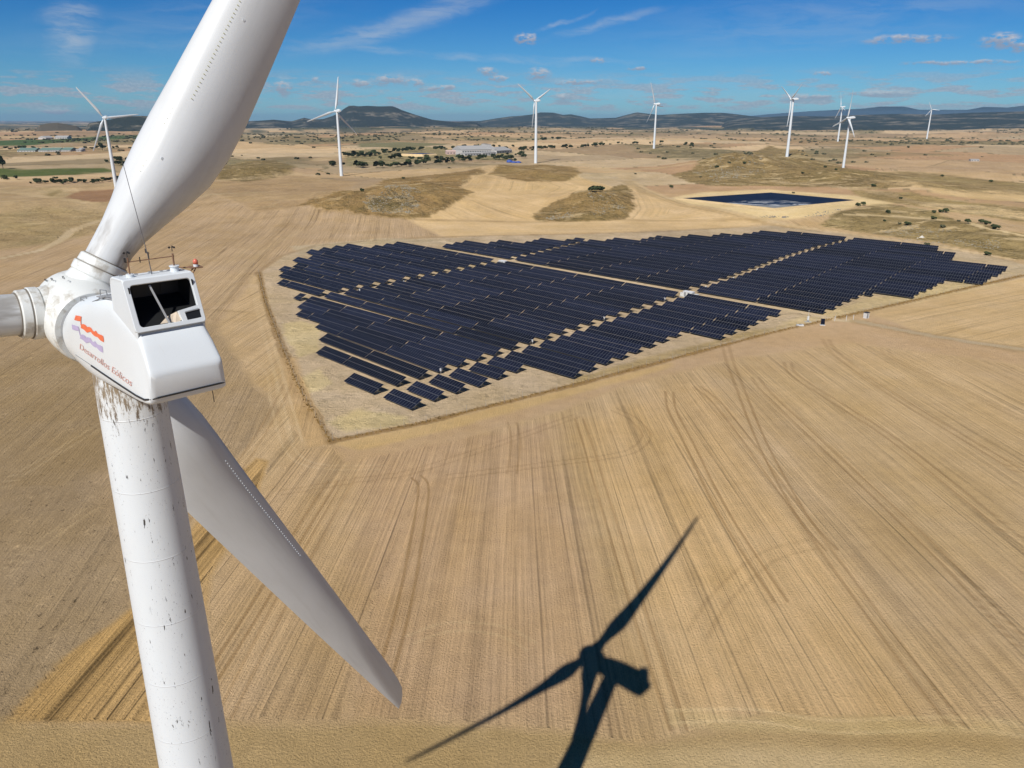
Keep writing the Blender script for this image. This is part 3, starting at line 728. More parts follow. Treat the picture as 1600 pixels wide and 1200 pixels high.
GREY = simple('grey_metal', (.30, .31, .32), .45, .3)
RUST = simple('rusty_steel', (.22, .12, .07), .7)
ORANGE = simple('orange_print', (.80, .17, .07), .5)
LILAC = simple('lilac_print', (.46, .40, .60), .5)
TEXTM = simple('red_print', (.62, .36, .32), .5)
REDL = simple('red_lens', (.62, .16, .10), .3)
CREAM = simple('cream_panel', (.62, .52, .40), .6)
FLECK = simple('yellowed_plastic', (.50, .48, .20), .5)

# ------------------------------------------------------------------ main turbine
hubP = Vector((-15.977, 27.393, H-6.623))
A = Vector((-.69739, .71557, .04016)).normalized()
hh_ = Vector((.71614, .69795, 0)).normalized()
up_ = hh_.cross(A); up_ = up_ if up_.z > 0 else -up_
PHI0 = 34.4
TWX, TWY = -12.984, 24.322
SC_A = -A                                            # towards the rear of the nacelle
MN = Matrix((SC_A, hh_, up_)).transposed().to_4x4()   # local x = rear, y = far side, z = up
MN.translation = hubP
turb = empty('wind_turbine', (TWX, TWY, 0))
tag(turb, 'weathered white wind turbine in the foreground with chipped tower and open rear nacelle hatch', 'wind turbine')
def P0(o, M):
    o.parent = turb; o.matrix_basis = Matrix.Translation(-Vector((TWX, TWY, 0))) @ M
TOPZ = H-6.795-1.05
mb = MB(); rings = []
for i in range(41):
    z = TOPZ*i/40; r = 1.05+.0178*(TOPZ-z)
    rings.append([(r*math.cos(2*math.pi*k/72), r*math.sin(2*math.pi*k/72), z) for k in range(72)])
mb.loft(rings); o = mb.build('tower', TOWERM, turb, smooth=True, angle=40)
mb = MB(); mb.tube([(0, 0, TOPZ-.02), (0, 0, TOPZ+.45)], 1.0, 48); mb.build('yaw_bearing', RUST, turb, smooth=True, angle=40)
# flanges, door, platform at the foot
for z in (21.5, 43.0): mb = MB(); mb.tube([(0, 0, z-.06), (0, 0, z+.06)], 1.05+.0178*(TOPZ-z)+.015, 72); mb.build('flange', WHITE, turb, smooth=True, angle=40)
mb = MB(); mb.box((0, -2.2, 1.5), (.9, .25, 2.1)); mb.build('door', GREY, turb)
mb = MB(); mb.tube([(0, 0, -.3), (0, 0, .18)], 3.4, 40); mb.build('foundation', simple('concrete', (.38, .36, .32), .9), turb, smooth=True, angle=40)

# nacelle hull ----------------------------------------------------------
def rrect(n, w_t, w_b, zt, zb, r):
    """closed outline of a rounded box seen along x, n points, with different widths at top and bottom"""
    pts = []
    zc = (zt+zb)/2; hz = (zt-zb)/2
    for k in range(n):
        t = 2*math.pi*(k+.5)/n; c, s = math.cos(t), math.sin(t)
        e = r
        cx_ = math.copysign(abs(c)**e, c); sx_ = math.copysign(abs(s)**e, s)
        z = zc+hz*sx_; w_ = w_b+(w_t-w_b)*(z-zb)/(zt-zb)
        pts.append((w_*cx_, z))
    return pts
def ring(stop, sbot, w_t, w_b, zt, zb, e, n=64):
    out = []
    for (y, z) in rrect(n, w_t, w_b, zt, zb, e):
        k = (z-zb)/(zt-zb); out.append((sbot+(stop-sbot)*k, y, z))
    return out
mb = MB()
mb.loft([ring(1.75, 1.75, 1.02, 1.02, .62, -1.42, 1.0), ring(1.95, 1.95, 1.16, 1.16, .80, -1.56, .95), ring(2.6, 2.6, 1.17, 1.15, 1.02, -1.54, .72), ring(3.6, 3.6, 1.12, 1.15, 1.32, -1.42, .48), ring(5.0, 5.0, 1.05, 1.17, 1.68, -1.24, .34),
         ring(7.0, 7.0, .99, 1.18, 1.98, -.95, .25), ring(8.2, 8.7, .96, 1.18, 1.62, -.73, .20), ring(8.90, 9.40, .95, 1.17, 1.37, -.58, .16),
         ring(9.30, 9.52, .99, 1.12, .96, -.54, .15), ring(9.64, 9.60, 1.03, 1.10, .50, -.50, .15), ring(9.70, 9.62, 1.00, 1.06, .42, -.46, .16), ring(9.74, 9.64, .90, .95, .30, -.38, .2)])
nac = mb.build('nacelle', NACM, None, smooth=True, angle=30); P0(nac, MN)
# dark trim line and lower lip
def side_w(s, z):          # half width of the hull flank at (s, z)
    ss = [1.95, 2.6, 3.6, 5.0, 7.0, 8.7, 9.4]; wt = np.interp(s, ss, [1.16, 1.17, 1.12, 1.05, .99, .96, .95]); wb = np.interp(s, ss, [1.16, 1.15, 1.15, 1.17, 1.18, 1.18, 1.17])
    zt = np.interp(s, ss, [.80, 1.02, 1.32, 1.68, 1.98, 1.62, 1.37]); zb = np.interp(s, ss, [-1.56, -1.54, -1.42, -1.24, -.95, -.73, -.58]); e = np.interp(s, ss, [.95, .72, .48, .34, .25, .20, .16])
    sx_ = (z-(zt+zb)/2)/((zt-zb)/2); sx_ = max(-.999, min(.999, sx_)); t = math.asin(math.copysign(abs(sx_)**(1/e), sx_))
    return float((wb+(wt-wb)*(z-zb)/(zt-zb))*abs(math.cos(t))**e)
mb = MB()
trim = [(s, -side_w(s, z)-.012, z) for s, z in [(4.7, -.66), (5.5, -.63), (6.6, -.58), (7.6, -.53), (8.7, -.47), (9.35, -.40)]]
trim += [(9.60, -1.06, -.34), (9.655, -.9, -.32), (9.66, 0, -.32), (9.655, .9, -.32), (9.60, 1.06, -.34)]
mb.tube(trim, .030, 6); o = mb.build('trim', BLACK, None); P0(o, MN)
mb = MB()
seam = [(s, -side_w(s, z)-.004, z) for s, z in [(3.0, -.74), (3.9, -.70), (4.7, -.66)]]
SEAMM = simple('seam_grey', (.18, .18, .18), .7); mb.tube(seam, .012, 5); o = mb.build('seam', SEAMM, None); P0(o, MN); mb = MB(); mb.tube([(8.985, -.93, 1.385), (8.99, 0, 1.39), (8.985, .93, 1.385)], .014, 5); o = mb.build('seam', SEAMM, None); P0(o, MN)
# gap ring between hub and nacelle
mb = MB(); mb.tube([(1.28, 0, -.38), (1.85, 0, -.38)], 1.12, 64); o = mb.build('gap_ring', GREY, None, smooth=True, angle=40); P0(o, MN)
# cabin (raised rear housing with the open hatch) -----------------------
def beam(mb, a, b, w_, d, m=0):
    a = Vector(a); b = Vector(b); L_ = (b-a).length; x = (b-a).normalized(); y = Vector((0, 1, 0)); y = (y-x*y.dot(x)).normalized() if abs(x.dot(y)) < .9 else Vector((0, 0, 1)); z = x.cross(y)
    M = Matrix((x, y, z)).transposed(); mb.box((a+b)/2, (L_, w_, d), M, m)
cab = MB()
wc = .97
prof = [(7.20, 1.55), (7.33, 2.55), (7.42, 2.68), (7.55, 2.74), (8.36, 2.80), (8.46, 2.74)]
# roof + front wall as an arched skin with thickness
inn = [(7.26, 1.55), (7.39, 2.50), (7.47, 2.61), (7.57, 2.66), (8.34, 2.72), (8.40, 2.66)]
outl = prof + inn[::-1]
for sgn in (1,):
    n = len(outl); vs = [(s, -wc, z) for s, z in outl]+[(s, wc, z) for s, z in outl]
    fs = [(i, (i+1) % n, n+(i+1) % n, n+i) for i in range(n)]+[tuple(range(n)), tuple(range(n, 2*n))[::-1]]
    cab.add(vs, fs)
# side walls
for sg in (-1, 1):
    pr = [(7.22, 1.2), (7.36, 2.55), (7.46, 2.67), (7.56, 2.72), (8.35, 2.78), (8.44, 2.72), (8.965, 1.40), (8.95, 1.2)]
    n = len(pr); vs = [(s, sg*(wc-.008), z) for s, z in pr]+[(s, sg*(wc-.07), z) for s, z in pr]
    cab.add(vs, [(i, (i+1) % n, n+(i+1) % n, n+i) for i in range(n)]+[tuple(range(n)), tuple(range(n, 2*n))[::-1]])
cabo = cab.build('cabin', NACM, None)
bv = cabo.modifiers.new('b', 'BEVEL'); bv.width = .035; bv.segments = 3; bv.limit_method = 'ANGLE'; bv.angle_limit = R_(35)
P0(cabo, MN)
# rear frame (the sloping hatch frame): plane from (8.44,2.74) to (8.965,1.40)
a0 = Vector((8.455, 0, 2.76)); a1 = Vector((8.985, 0, 1.41)); dn = (a1-a0); Lr = dn.length; dn.normalize(); nn = Vector((dn.z, 0, -dn.x)); nn = nn if nn.x > 0 else -nn
def fp(u, v, off=0.0):      # u across (-1..1)*wc, v 0..1 down the slope
    return a0+dn*(Lr*v)+Vector((0, wc*u, 0))+nn*off
def rounded(u0, u1, v0, v1, ru, rv, k=6):
    pts = []
    for (cu, cv, t0) in ((u1-ru, v0+rv, -90), (u1-ru, v1-rv, 0), (u0+ru, v1-rv, 90), (u0+ru, v0+rv, 180)):
        for i in range(k+1):
            t = R_(t0+90*i/k); pts.append((cu+ru*math.cos(t), cv+rv*math.sin(t)))
    return pts
outp = rounded(-1.02, 1.02, -.02, 1.0, .08, .06); inp = rounded(-.86, .88, .09, .91, .11, .08)
n = len(outp); fr = MB()
vs = [fp(u, v, .015) for u, v in outp]+[fp(u, v, .015) for u, v in inp]+[fp(u, v, -.10) for u, v in inp]+[fp(u, v, -.10) for u, v in outp]
fs = []
for i in range(n):
    j = (i+1) % n
    fs += [(i, j, n+j, n+i), (n+i, n+j, 2*n+j, 2*n+i), (2*n+i, 2*n+j, 3*n+j, 3*n+i), (3*n+i, 3*n+j, j, i)]
fr.add(vs, fs); o = fr.build('hatch_frame', NACM, cabo)
bv = o.modifiers.new('b', 'BEVEL'); bv.width = .02; bv.segments = 2; bv.limit_method = 'ANGLE'
# dark lining of the bay
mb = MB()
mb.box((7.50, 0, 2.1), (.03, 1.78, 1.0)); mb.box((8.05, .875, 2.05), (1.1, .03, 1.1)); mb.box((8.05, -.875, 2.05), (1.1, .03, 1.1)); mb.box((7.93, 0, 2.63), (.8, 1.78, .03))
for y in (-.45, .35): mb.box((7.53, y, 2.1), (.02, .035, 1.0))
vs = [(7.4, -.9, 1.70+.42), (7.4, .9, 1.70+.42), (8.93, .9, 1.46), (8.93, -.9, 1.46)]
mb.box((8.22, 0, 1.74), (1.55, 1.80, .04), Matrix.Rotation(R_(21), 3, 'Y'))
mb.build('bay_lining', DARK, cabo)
mb = MB(); beam(mb, fp(-.28, .12, -.10), fp(-.02, .93, -.05), .045, .045); mb.build('hatch_strut', simple('galvanised', (.45, .46, .46), .5, .2), cabo)
mb = MB()
pl = [fp(-.42, .955, -.03), fp(.12, .955, -.03), fp(.42, .86, -.10), fp(.30, .70, -.16), fp(.02, .76, -.22)]
mb.add(pl+[p-nn*.03 for p in pl], [(0, 1, 2, 3, 4), (9, 8, 7, 6, 5)]+[(i, (i+1) % 5, 5+(i+1) % 5, 5+i) for i in range(5)])
mb.build('floor_plate', CREAM, cabo)
mb = MB()
qd = [(.30, .70), (.98, .64), (1.0, .97), (.36, .97)]
vs = [fp(u, v, .012) for u, v in qd]+[fp(u, v, -.12) for u, v in qd]
mb.add(vs, [(0, 1, 2, 3), (7, 6, 5, 4)]+[(i, (i+1) % 4, 4+(i+1) % 4, 4+i) for i in range(4)]); mb.build('corner_panel', NACM, cabo)
mb = MB(); qd = [(.46, .745), (.90, .725), (.90, .90), (.48, .91)]
vs = [fp(u, v, .018) for u, v in qd]+[fp(u, v, -.02) for u, v in qd]
mb.add(vs, [(0, 1, 2, 3), (7, 6, 5, 4)]+[(i, (i+1) % 4, 4+(i+1) % 4, 4+i) for i in range(4)]); mb.build('vent', DARK, cabo)
mb = MB(); mb.add([fp(.47, .74, .03), fp(.88, .715, .03), fp(.88, .735, .05), fp(.47, .76, .05)], [(0, 1, 2, 3)]); beam(mb, fp(.47, .755, .03), fp(.88, .735, .03), .02, .03); mb.build('vent_flap', GREY, cabo)
# instruments on the roof
def part(mb, name, mat, M=MN, **k):
    o = mb.build(name, mat, None, **k); P0(o, M); return o
zr = 2.80
mb = MB(); mb.tube([(8.05, -.62, zr-.06), (8.05, -.62, zr+.52)], .022, 6); mb.tube([(8.05, .62, zr-.06), (8.05, .62, zr+.50)], .028, 6); mb.tube([(8.05, -.70, zr+.40), (8.05, .66, zr+.42)], .014, 6)
mast = part(mb, 'instrument_mast', RUST)
mb = MB(); mb.tube([(8.05, .62, zr-.05), (8.05, .62, zr+.12)], [.13, .11], 16); mb.tube([(8.05, .62, zr+.12), (8.05, .62, zr+.15)], .14, 16); mb.build('mast_base', NACM, mast, smooth=True, angle=40); mb = MB(); mb.tube([(8.05, -.62, zr-.05), (8.05, -.62, zr+.06)], .11, 12); mb.build('mast_base', NACM, mast, smooth=True, angle=40)
def cups(mb, x, y, z, r=.075):
    mb.tube([(x, y, z-.12), (x, y, z)], .012, 6)
    for k in range(3):
        a = k*2.094+.4; p = Vector((x+math.cos(a)*r, y+math.sin(a)*r, z)); mb.tube([(x, y, z), p], .006, 4)
        t = Vector((-math.sin(a), math.cos(a), 0)); mb.tube([p-t*.03, p+t*.02], [.010, .034], 8)
for y_, z_ in ((-.62, .66), (.62, .68)): mb = MB(); cups(mb, 8.05, y_, zr+z_); mb.build('anemometer', BLACK, mast)
mb = MB(); mb.tube([(8.05, -.05, zr+.41), (8.05, -.05, zr+.62)], .014, 6); mb.tube([(7.86, -.05, zr+.60), (8.15, -.05, zr+.60)], .010, 5); mb.box((7.88, -.05, zr+.62), (.12, .008, .12)); mb.build('wind_vane', BLACK, mast)
mb = MB(); mb.box((8.05, -.30, zr+.43), (.03, .02, .16)); mb.build('clip', BLACK, mast); mb = MB(); mb.tube([(8.05, -.70, zr+.40), (8.05, -.70, zr+.52)], .03, 6); mb.build('sensor', BLACK, mast)
mb = MB(); mb.tube([(8.02, -.02, zr-.04), (8.0, -.05, zr+.5), (7.78, -.28, zr+3.05)], [.016, .012, .008], 6); part(mb, 'antenna', simple('antenna_grey', (.12, .12, .13), .5))
mb = MB(); mb.tube([(8.0, .90, zr-.20), (8.05, 1.22, zr+.02)], .018, 6); mb.tube([(8.25, .95, zr-.25), (8.1, 1.22, zr)], .018, 6); mb.box((8.07, 1.22, zr+.03), (.30, .34, .03)); mb.tube([(7.8, .85, zr+.01), (8.05, 1.12, zr+.03)], .02, 6)
br = part(mb, 'beacon_bracket', RUST)
mb = MB(); mb.tube([(8.07, 1.24, zr+.04), (8.07, 1.24, zr+.12)], .07, 12); mb.build('beacon_base', NACM, br)
mb = MB(); mb.tube([(8.07, 1.24, zr+.12), (8.07, 1.24, zr+.22), (8.07, 1.24, zr+.27)], [.075, .07, .03], 12); mb.build('beacon_light', REDL, br, smooth=True)
for (s, y) in ((7.62, -.75), (7.72, -.35), (7.66, .05), (7.74, .35), (7.9, .82)): mb = MB(); mb.box((s, y, zr-.05), (.10, .08, .05)); part(mb, 'roof_lug', GREY)
# roof rail at the front of the nacelle
mb = MB()
pts = [(3.7, -.86, 1.20), (3.75, -.86, 1.36), (4.2, -.82, 1.47), (4.25, -.82, 1.30)]; mb.tube(pts, .016, 5); part(mb, 'roof_rail', GREY); mb = MB()
pts = [(5.3, -.70, 1.72), (5.35, -.70, 1.90), (5.8, -.66, 1.96), (5.85, -.66, 1.78)]; mb.tube(pts, .016, 5); part(mb, 'roof_rail', GREY); mb = MB()
mb.tube([(4.1, -.85, 1.32), (4.9, -.95, 1.42), (6.6, -.90, 1.98), (7.1, -.86, 2.0)], .016, 5); mb.tube([(3.75, -.84, 1.28), (4.9, -.95, 1.42)], .016, 5)
part(mb, 'roof_rail', GREY)
mb = MB(); mb.tube([(9.4, .75, -.52), (9.42, .76, -.95)], .012, 5); part(mb, 'drain_pipe', BLACK)
mb = MB(); mb.box((6.3, -.64, 1.86), (1.5, .5, .035), Matrix.Rotation(R_(-8), 3, 'Y')); part(mb, 'walkway', simple('walkway_grey', (.34, .35, .36), .8))

# livery on the near flank ----------------------------------------------
def flank(s, z, off=.012): return Vector((s, -side_w(s, z)-off, z))
def ray_l(px, py):
    X = (px-800)/F; Y = (py-600)/F; v = Vector((X, _cp-_sp*Y, -_sp-_cp*Y)); return v
cam_l = MN.inverted() @ Vector((0, 0, H))
R3 = MN.to_3x3().inverted()
def hit_flank(px, py):
    d = R3 @ ray_l(px, py); w_ = 1.1
    for _ in range(25):
        t = (-w_-cam_l.y)/d.y; q = cam_l+d*t; w_ = .5*w_+.5*(side_w(min(max(q.x, 1.96), 9.4), q.z))
    return q.x, q.z
def swirl(px0, mat, name):
    """waving ribbon drawn as a fine strip: small flag, thin pole, four-lobed banner"""
    mb = MB()
    def poly(pts):
        q = [hit_flank(*p) for p in pts]
        # triangulated fan of small cells so that it follows the curved flank
        n = len(q)//2; top = q[:n]; bot = q[n:][::-1]
        vs = []; fs = []
        for k in range(5):
            for i in range(n):
                a = top[i]; b = bot[i]; t = k/4; s = a[0]*(1-t)+b[0]*t; z = a[1]*(1-t)+b[1]*t; vs.append(flank(s, z, .014))
        for k in range(4):
            for i in range(n-1): fs.append((k*n+i, k*n+i+1, (k+1)*n+i+1, (k+1)*n+i))
        mb.add(vs, fs)
    for p in px0: poly(p)
    o = mb.build(name, mat, None, smooth=True); P0(o, MN); return o
def shift(pts, dx, dy): return [(x+dx, y+dy) for x, y in pts]
def c2p(x, y): return (x/5.0, 380+y/5.0)      # reading of the enlarged crop (0,380)-(240,620)
flag1 = [c2p(594, 563), c2p(616, 566), c2p(639, 572), c2p(636, 609), c2p(610, 606), c2p(583, 598)]
pole1 = [c2p(632, 572), c2p(637, 572), c2p(638, 640), c2p(632, 640)]
up_e = [(637, 636), (652, 630), (668, 636), (684, 654), (700, 652), (714, 660), (728, 682), (740, 690), (752, 682), (764, 702), (780, 712), (796, 716), (808, 724), (813, 745)]
lo_e = [(634, 662), (648, 668), (662, 678), (682, 698), (696, 694), (712, 690), (722, 706), (738, 722), (752, 730), (764, 732), (778, 748), (792, 762), (804, 768), (815, 773)]
ban1 = [c2p(*p) for p in up_e]+[c2p(*p) for p in lo_e[::-1]]
swirl([flag1, pole1, ban1], ORANGE, 'orange_emblem')
flag2 = [c2p(564, 634), c2p(590, 642), c2p(615, 650), c2p(617, 684), c2p(590, 680), c2p(568, 672)]
pole2 = [c2p(611, 650), c2p(616, 650), c2p(633, 722), c2p(627, 722)]
ban2 = [c2p(x-6, y+82) for x, y in up_e]+[c2p(x-6, y+82) for x, y in lo_e[::-1]]
swirl([flag2, pole2, ban2], LILAC, 'lilac_emblem')
# lettering: a serif-like fount extruded along the flank
def letters(txt, p_a, p_b, p_top, name):
    cu = bpy.data.curves.new(name, 'FONT'); cu.body = txt; cu.size = 1.0; cu.resolution_u = 3; cu.extrude = 0; cu.align_x = 'LEFT'
    ob = bpy.data.objects.new('tmp', cu); COL.objects.link(ob)
    dg = bpy.context.evaluated_depsgraph_get(); me = bpy.data.meshes.new_from_object(ob.evaluated_get(dg)); bpy.data.objects.remove(ob)
    co = np.array([v.co[:] for v in me.vertices]); w_ = co[:, 0].max()
    a = np.array(hit_flank(*p_a)); b = np.array(hit_flank(*p_b)); t = np.array(hit_flank(*p_top)); u = (b-a)/w_; v = (t-a)/.72
    for i, vx in enumerate(me.vertices):
        q = a+u*co[i, 0]+v*co[i, 1]; vx.co = flank(q[0], q[1], .016)
    me.update()
    o = link(name, me, TEXTM); P0(o, MN); o['kind'] = 'stuff'; return o
letters('Desarrollos Eólicos', c2p(623, 822), c2p(1030, 1118), c2p(626, 778), 'lettering')

# hub --------------------------------------------------------------------
mb = MB(); rings = []
def circ(cx_, r, n=48, zc=0.0): return [(cx_, r*math.cos(2*math.pi*k/n), zc+r*math.sin(2*math.pi*k/n)) for k in range(n)]
for (s, r) in ((-1.75, .25), (-1.65, .62), (-1.35, 1.02), (-.9, 1.28), (-.4, 1.42), (.2, 1.46), (.8, 1.45), (1.15, 1.42), (1.45, 1.36), (1.55, 1.30)): rings.append(circ(s, r, zc=-.38*max(0, (s+.2)/1.7) if s > -.2 else 0))
mb.loft(rings)
hub = mb.build('hub', HUBM, None, smooth=True, angle=50); P0(hub, MN)
# blades -----------------------------------------------------------------
def foil(n=40):
    pts = []
    for k in range(n):
        t = 2*math.pi*k/n; x = .5*(1-math.cos(t))          # 0 LE .. 1 TE
        yt = 5*(.2969*math.sqrt(max(x, 0))-.1260*x-.3516*x*x+.2843*x**3-.1015*x**4)
        cam_ = .26*x*(1-x)
        pts.append((x, (yt if t <= math.pi else -yt), cam_))
    return pts
def stretch(s): return 2+(s-2)*31.6/29
FO = foil()
BEND = 2.1
STA = [2.0, 2.5, 3.2, 4.0, 5.0, 6.0, 7.2, 8.6, 10, 12, 14, 16, 18, 20, 22, 24, 26, 27.5, 28.8, 29.8, 30.4, 30.8, 31.0]
CH = np.interp(STA, [2.0, 2.5, 3.2, 4, 5, 6, 7.2, 8.6, 10, 14, 18, 22, 26, 28.5, 29.8, 30.5, 30.9, 31], [1.46, 1.46, 1.62, 2.0, 2.55, 2.95, 3.12, 3.08, 2.98, 2.66, 2.33, 1.98, 1.62, 1.38, 1.12, .74, .36, .1])
TH = np.interp(STA, [2.0, 2.5, 3.2, 4, 5, 6, 7.2, 10, 14, 20, 31], [1, 1, .95, .88, .78, .68, .58, .47, .38, .28, .18])
TWS = np.interp(STA, [2, 4, 6, 8, 12, 18, 25, 31], [8, 8, 9, 9, 8, 6, 3, 1])
PA = np.interp(STA, [2, 2.5, 4, 6, 8, 31], [.5, .5, .40, .33, .30, .30])
PA = np.array([p if s < 28.5 else 1-(.97-.17*(s-28.5)/2.5)/c for p, s, c in zip(PA, STA, CH)])
BLN = np.interp(STA, [2, 2.5, 3.2, 4, 5, 6, 7.5, 9.5], [0, 0, .08, .2, .38, .58, .84, 1])
def blade_pt(i, x, y, cam_):
    a = math.acos(max(-1, min(1, 1-2*x)))
    cir = (.5*math.sin(a))*(1 if y >= 0 else -1)
    b = BLN[i]; yy = (cir*(1-b)*1.0+(y*TH[i]/1.0+cam_*.9*b)*b) if b > 0 else cir
    if 0 < b: yy = cir*TH[i]*(1-b)/max(TH[i], .01)*(1 if b < 1 else 0)*1.0+(y*TH[i]+cam_*.9)*b
    c = CH[i]; X = (PA[i]-x)*c; Z = yy*c                     # +X = leading edge, +Z = towards camera side (downwind)
    t = R_(TWS[i]+8)
    f = (STA[i]-2)/29
    return (stretch(STA[i]), X*math.cos(t)+Z*math.sin(t), -X*math.sin(t)+Z*math.cos(t)-BEND*f*f)
bl_me = MB(); bl_me.loft([[blade_pt(i, *q) for q in FO] for i in range(len(STA))])
d0 = None
for k in range(3):
    t = R_(PHI0+120*k+(-2.2 if k == 1 else 0)); d = (up_*math.cos(t)+hh_*math.sin(t)).normalized()
    nrm = -A                                               # downwind
    le = nrm.cross(d).normalized() if True else None
    if k == 0 and le.dot(Vector((-1, 0, 0))) < 0: sgn_le = -1
    elif k == 0: sgn_le = 1
    le = le*sgn_le
    # blade flap-wise bend is small; blade local axes: x = span, y = leading edge, z = downwind
    M = Matrix((d, le, nrm)).transposed().to_4x4(); M.translation = hubP
    if k == 0: ob = bl_me.build('blade', BLADE, None, smooth=True, angle=60); bmesh_b = ob.data
    else: ob = link('blade', bmesh_b)
    P0(ob, M)
    if k == 0: MBL0 = M
    if k == 1: MBL1 = M
    # neck and collar rings
    mb = MB()
    mb.tube([(.55, 0, 0), (1.0, 0, 0), (1.28, 0, 0)], [1.15, .98, .90], 48); mb.tube([(1.28, 0, 0), (1.34, 0, 0), (1.62, 0, 0), (1.66, 0, 0)], [.88, .93, .93, .88], 48)
    mb.tube([(1.66, 0, 0), (1.70, 0, 0), (1.96, 0, 0), (2.0, 0, 0)], [.84, .87, .85, .80], 48)
    o = mb.build('blade_collar', HUBM, None, smooth=True, angle=35); P0(o, M)
    mb = MB(); mb.tube([(1.64, 0, 0), (1.675, 0, 0)], .895, 48); mb.tube([(2.0, 0, 0), (2.04, 0, 0)], .78, 48)
    o = mb.build('collar_seal', simple('seal_grey', (.20, .18, .15), .7), None, smooth=True, angle=35); P0(o, M)
# vortex generators: rows of tiny fins on the suction side
def surf(sta, x):
    c = np.interp(sta, STA, CH); th = np.interp(sta, STA, TH); tw = np.interp(sta, STA, TWS); pa = np.interp(sta, STA, PA); b = np.interp(sta, STA, BLN)
    yt = 5*(.2969*math.sqrt(x)-.1260*x-.3516*x*x+.2843*x**3-.1015*x**4); a = math.acos(1-2*x)
    yy = .5*math.sin(a)*(1-b)+(yt*th+.26*x*(1-x)*.9)*b; X = (pa-x)*c; Z = yy*c+.012; t = R_(tw+8)
    f = (sta-2)/29
    return Vector((stretch(sta), X*math.cos(t)+Z*math.sin(t), -X*math.sin(t)+Z*math.cos(t)-BEND*f*f))
def vgs(M, s0, s1, x0, x1, n, mat, sz=.05):
    mb = MB()
    for i in range(n):
        f = i/(n-1); s = s0+(s1-s0)*f; x = x0+(x1-x0)*f; p = surf(s, x); q = surf(s, x+.02)
        dy = (q-p).normalized(); dx = Vector((1, 0, 0)); nz = dx.cross(dy); nz = nz if nz.z > 0 else -nz
        M3 = Matrix(((dx+dy*.3).normalized(), dy, nz)).transposed(); mb.box(p+nz*.01, (sz*.35, sz*1.8, sz*.9), M3)
    o = mb.build('vortex_generators', mat, None); P0(o, M); o['kind'] = 'stuff'; return o
vgs(MBL0, 5.2, 7.6, .20, .17, 13, FLECK, .028)
vgs(MBL0, 8.2, 15.5, .30, .26, 46, FLECK, .036)
vgs(MBL1, 8.0, 15.0, .26, .20, 44, WHITE, .028)
for (s, x) in ((11.6, .42), (5.9, .34)):
    mb = MB(); p = surf(s, x); mb.tube([p-Vector((0, 0, .02)), p+Vector((0, 0, .005))], .05, 12)
    o = mb.build('lightning_receptor', WHITE, None); P0(o, MBL0)
# hub brackets
for (s, y, z) in ((-.35, -.85, 1.12), (.1, -.75, 1.22), (.6, -.5, 1.34)): mb = MB(); mb.tube([(s, y, z), (s+.02, y-.03, z+.09), (s+.16, y-.02, z+.11), (s+.18, y, z+.02)], .012, 5); part(mb, 'hub_handle', BLACK)

# ------------------------------------------------------------------ distant turbines
def make_turbine(base, hubz, R, yaw, phi, label, slim=1.0, tips=3):
    t = empty('wind_turbine', base); tag(t, label, 'wind turbine', 'white wind turbines standing across the plain')
    h = hubz-base[2]; w0 = .028*h*slim; w1 = .016*h*slim
    mb = MB(); mb.tube([(0, 0, -2), (0, 0, h*.5), (0, 0, h-1)], [w0, (w0+w1)/2, w1], 20); mb.build('tower', WHITE, t, smooth=True, angle=50)
    hv = Vector((math.cos(R_(yaw)), math.sin(R_(yaw)), 0)); axv = Vector((-hv.y, hv.x, 0))
    if axv.x > 0: axv = -axv                               # rotors face left/away
    s = R/32.5
    M = Matrix((-axv, hv, Vector((0, 0, 1)))).transposed().to_4x4(); M.translation = Vector((0, 0, h))-(-axv)*3.2*s
    mb = MB(); mb.loft([ring(1.2, 1.2, .9, .9, .8, -1.2, .9, 20), ring(3, 3, 1.1, 1.1, 1.3, -1.4, .5, 20), ring(7, 7, 1.0, 1.1, 1.9, -1.0, .3, 20), ring(9.4, 9.6, .9, 1.0, 1.3, -.5, .3, 20)])
    o = mb.build('nacelle', WHITE, t, smooth=True, angle=40); o.matrix_basis = M @ Matrix.Scale(s, 4)
    mb = MB(); mb.loft([circ(-1.7, .3, 16), circ(-1.2, 1.0, 16), circ(-.3, 1.35, 16), circ(.9, 1.35, 16), circ(1.2, 1.1, 16)])
    o = mb.build('hub', WHITE, t, smooth=True, angle=50); o.matrix_basis = M @ Matrix.Scale(s, 4)
    hubc = M.translation
    for k in range(3):
        a = R_(phi+120*k); d = Vector((0, 0, 1))*math.cos(a)+hv*math.sin(a); le = (-axv).cross(d)
        Mk = Matrix((d, le, -axv)).transposed().to_4x4(); Mk.translation = hubc
        ob = link('blade', far_blade); ob.parent = t; ob.matrix_basis = Mk @ Matrix.Diagonal((s, s*.8, s*.8, 1))
    return t
fbm_ = MB(); F12 = foil(14); _F = FO; keep = [0, 1, 3, 5, 6, 9, 12, 16, 19, 22]
fbm_.loft([[blade_pt(i, *q) for q in F12] for i in keep]); tmp = fbm_.build('blade_mould', WHITE, None, smooth=True, angle=60); far_blade = tmp.data; bpy.data.objects.remove(tmp)
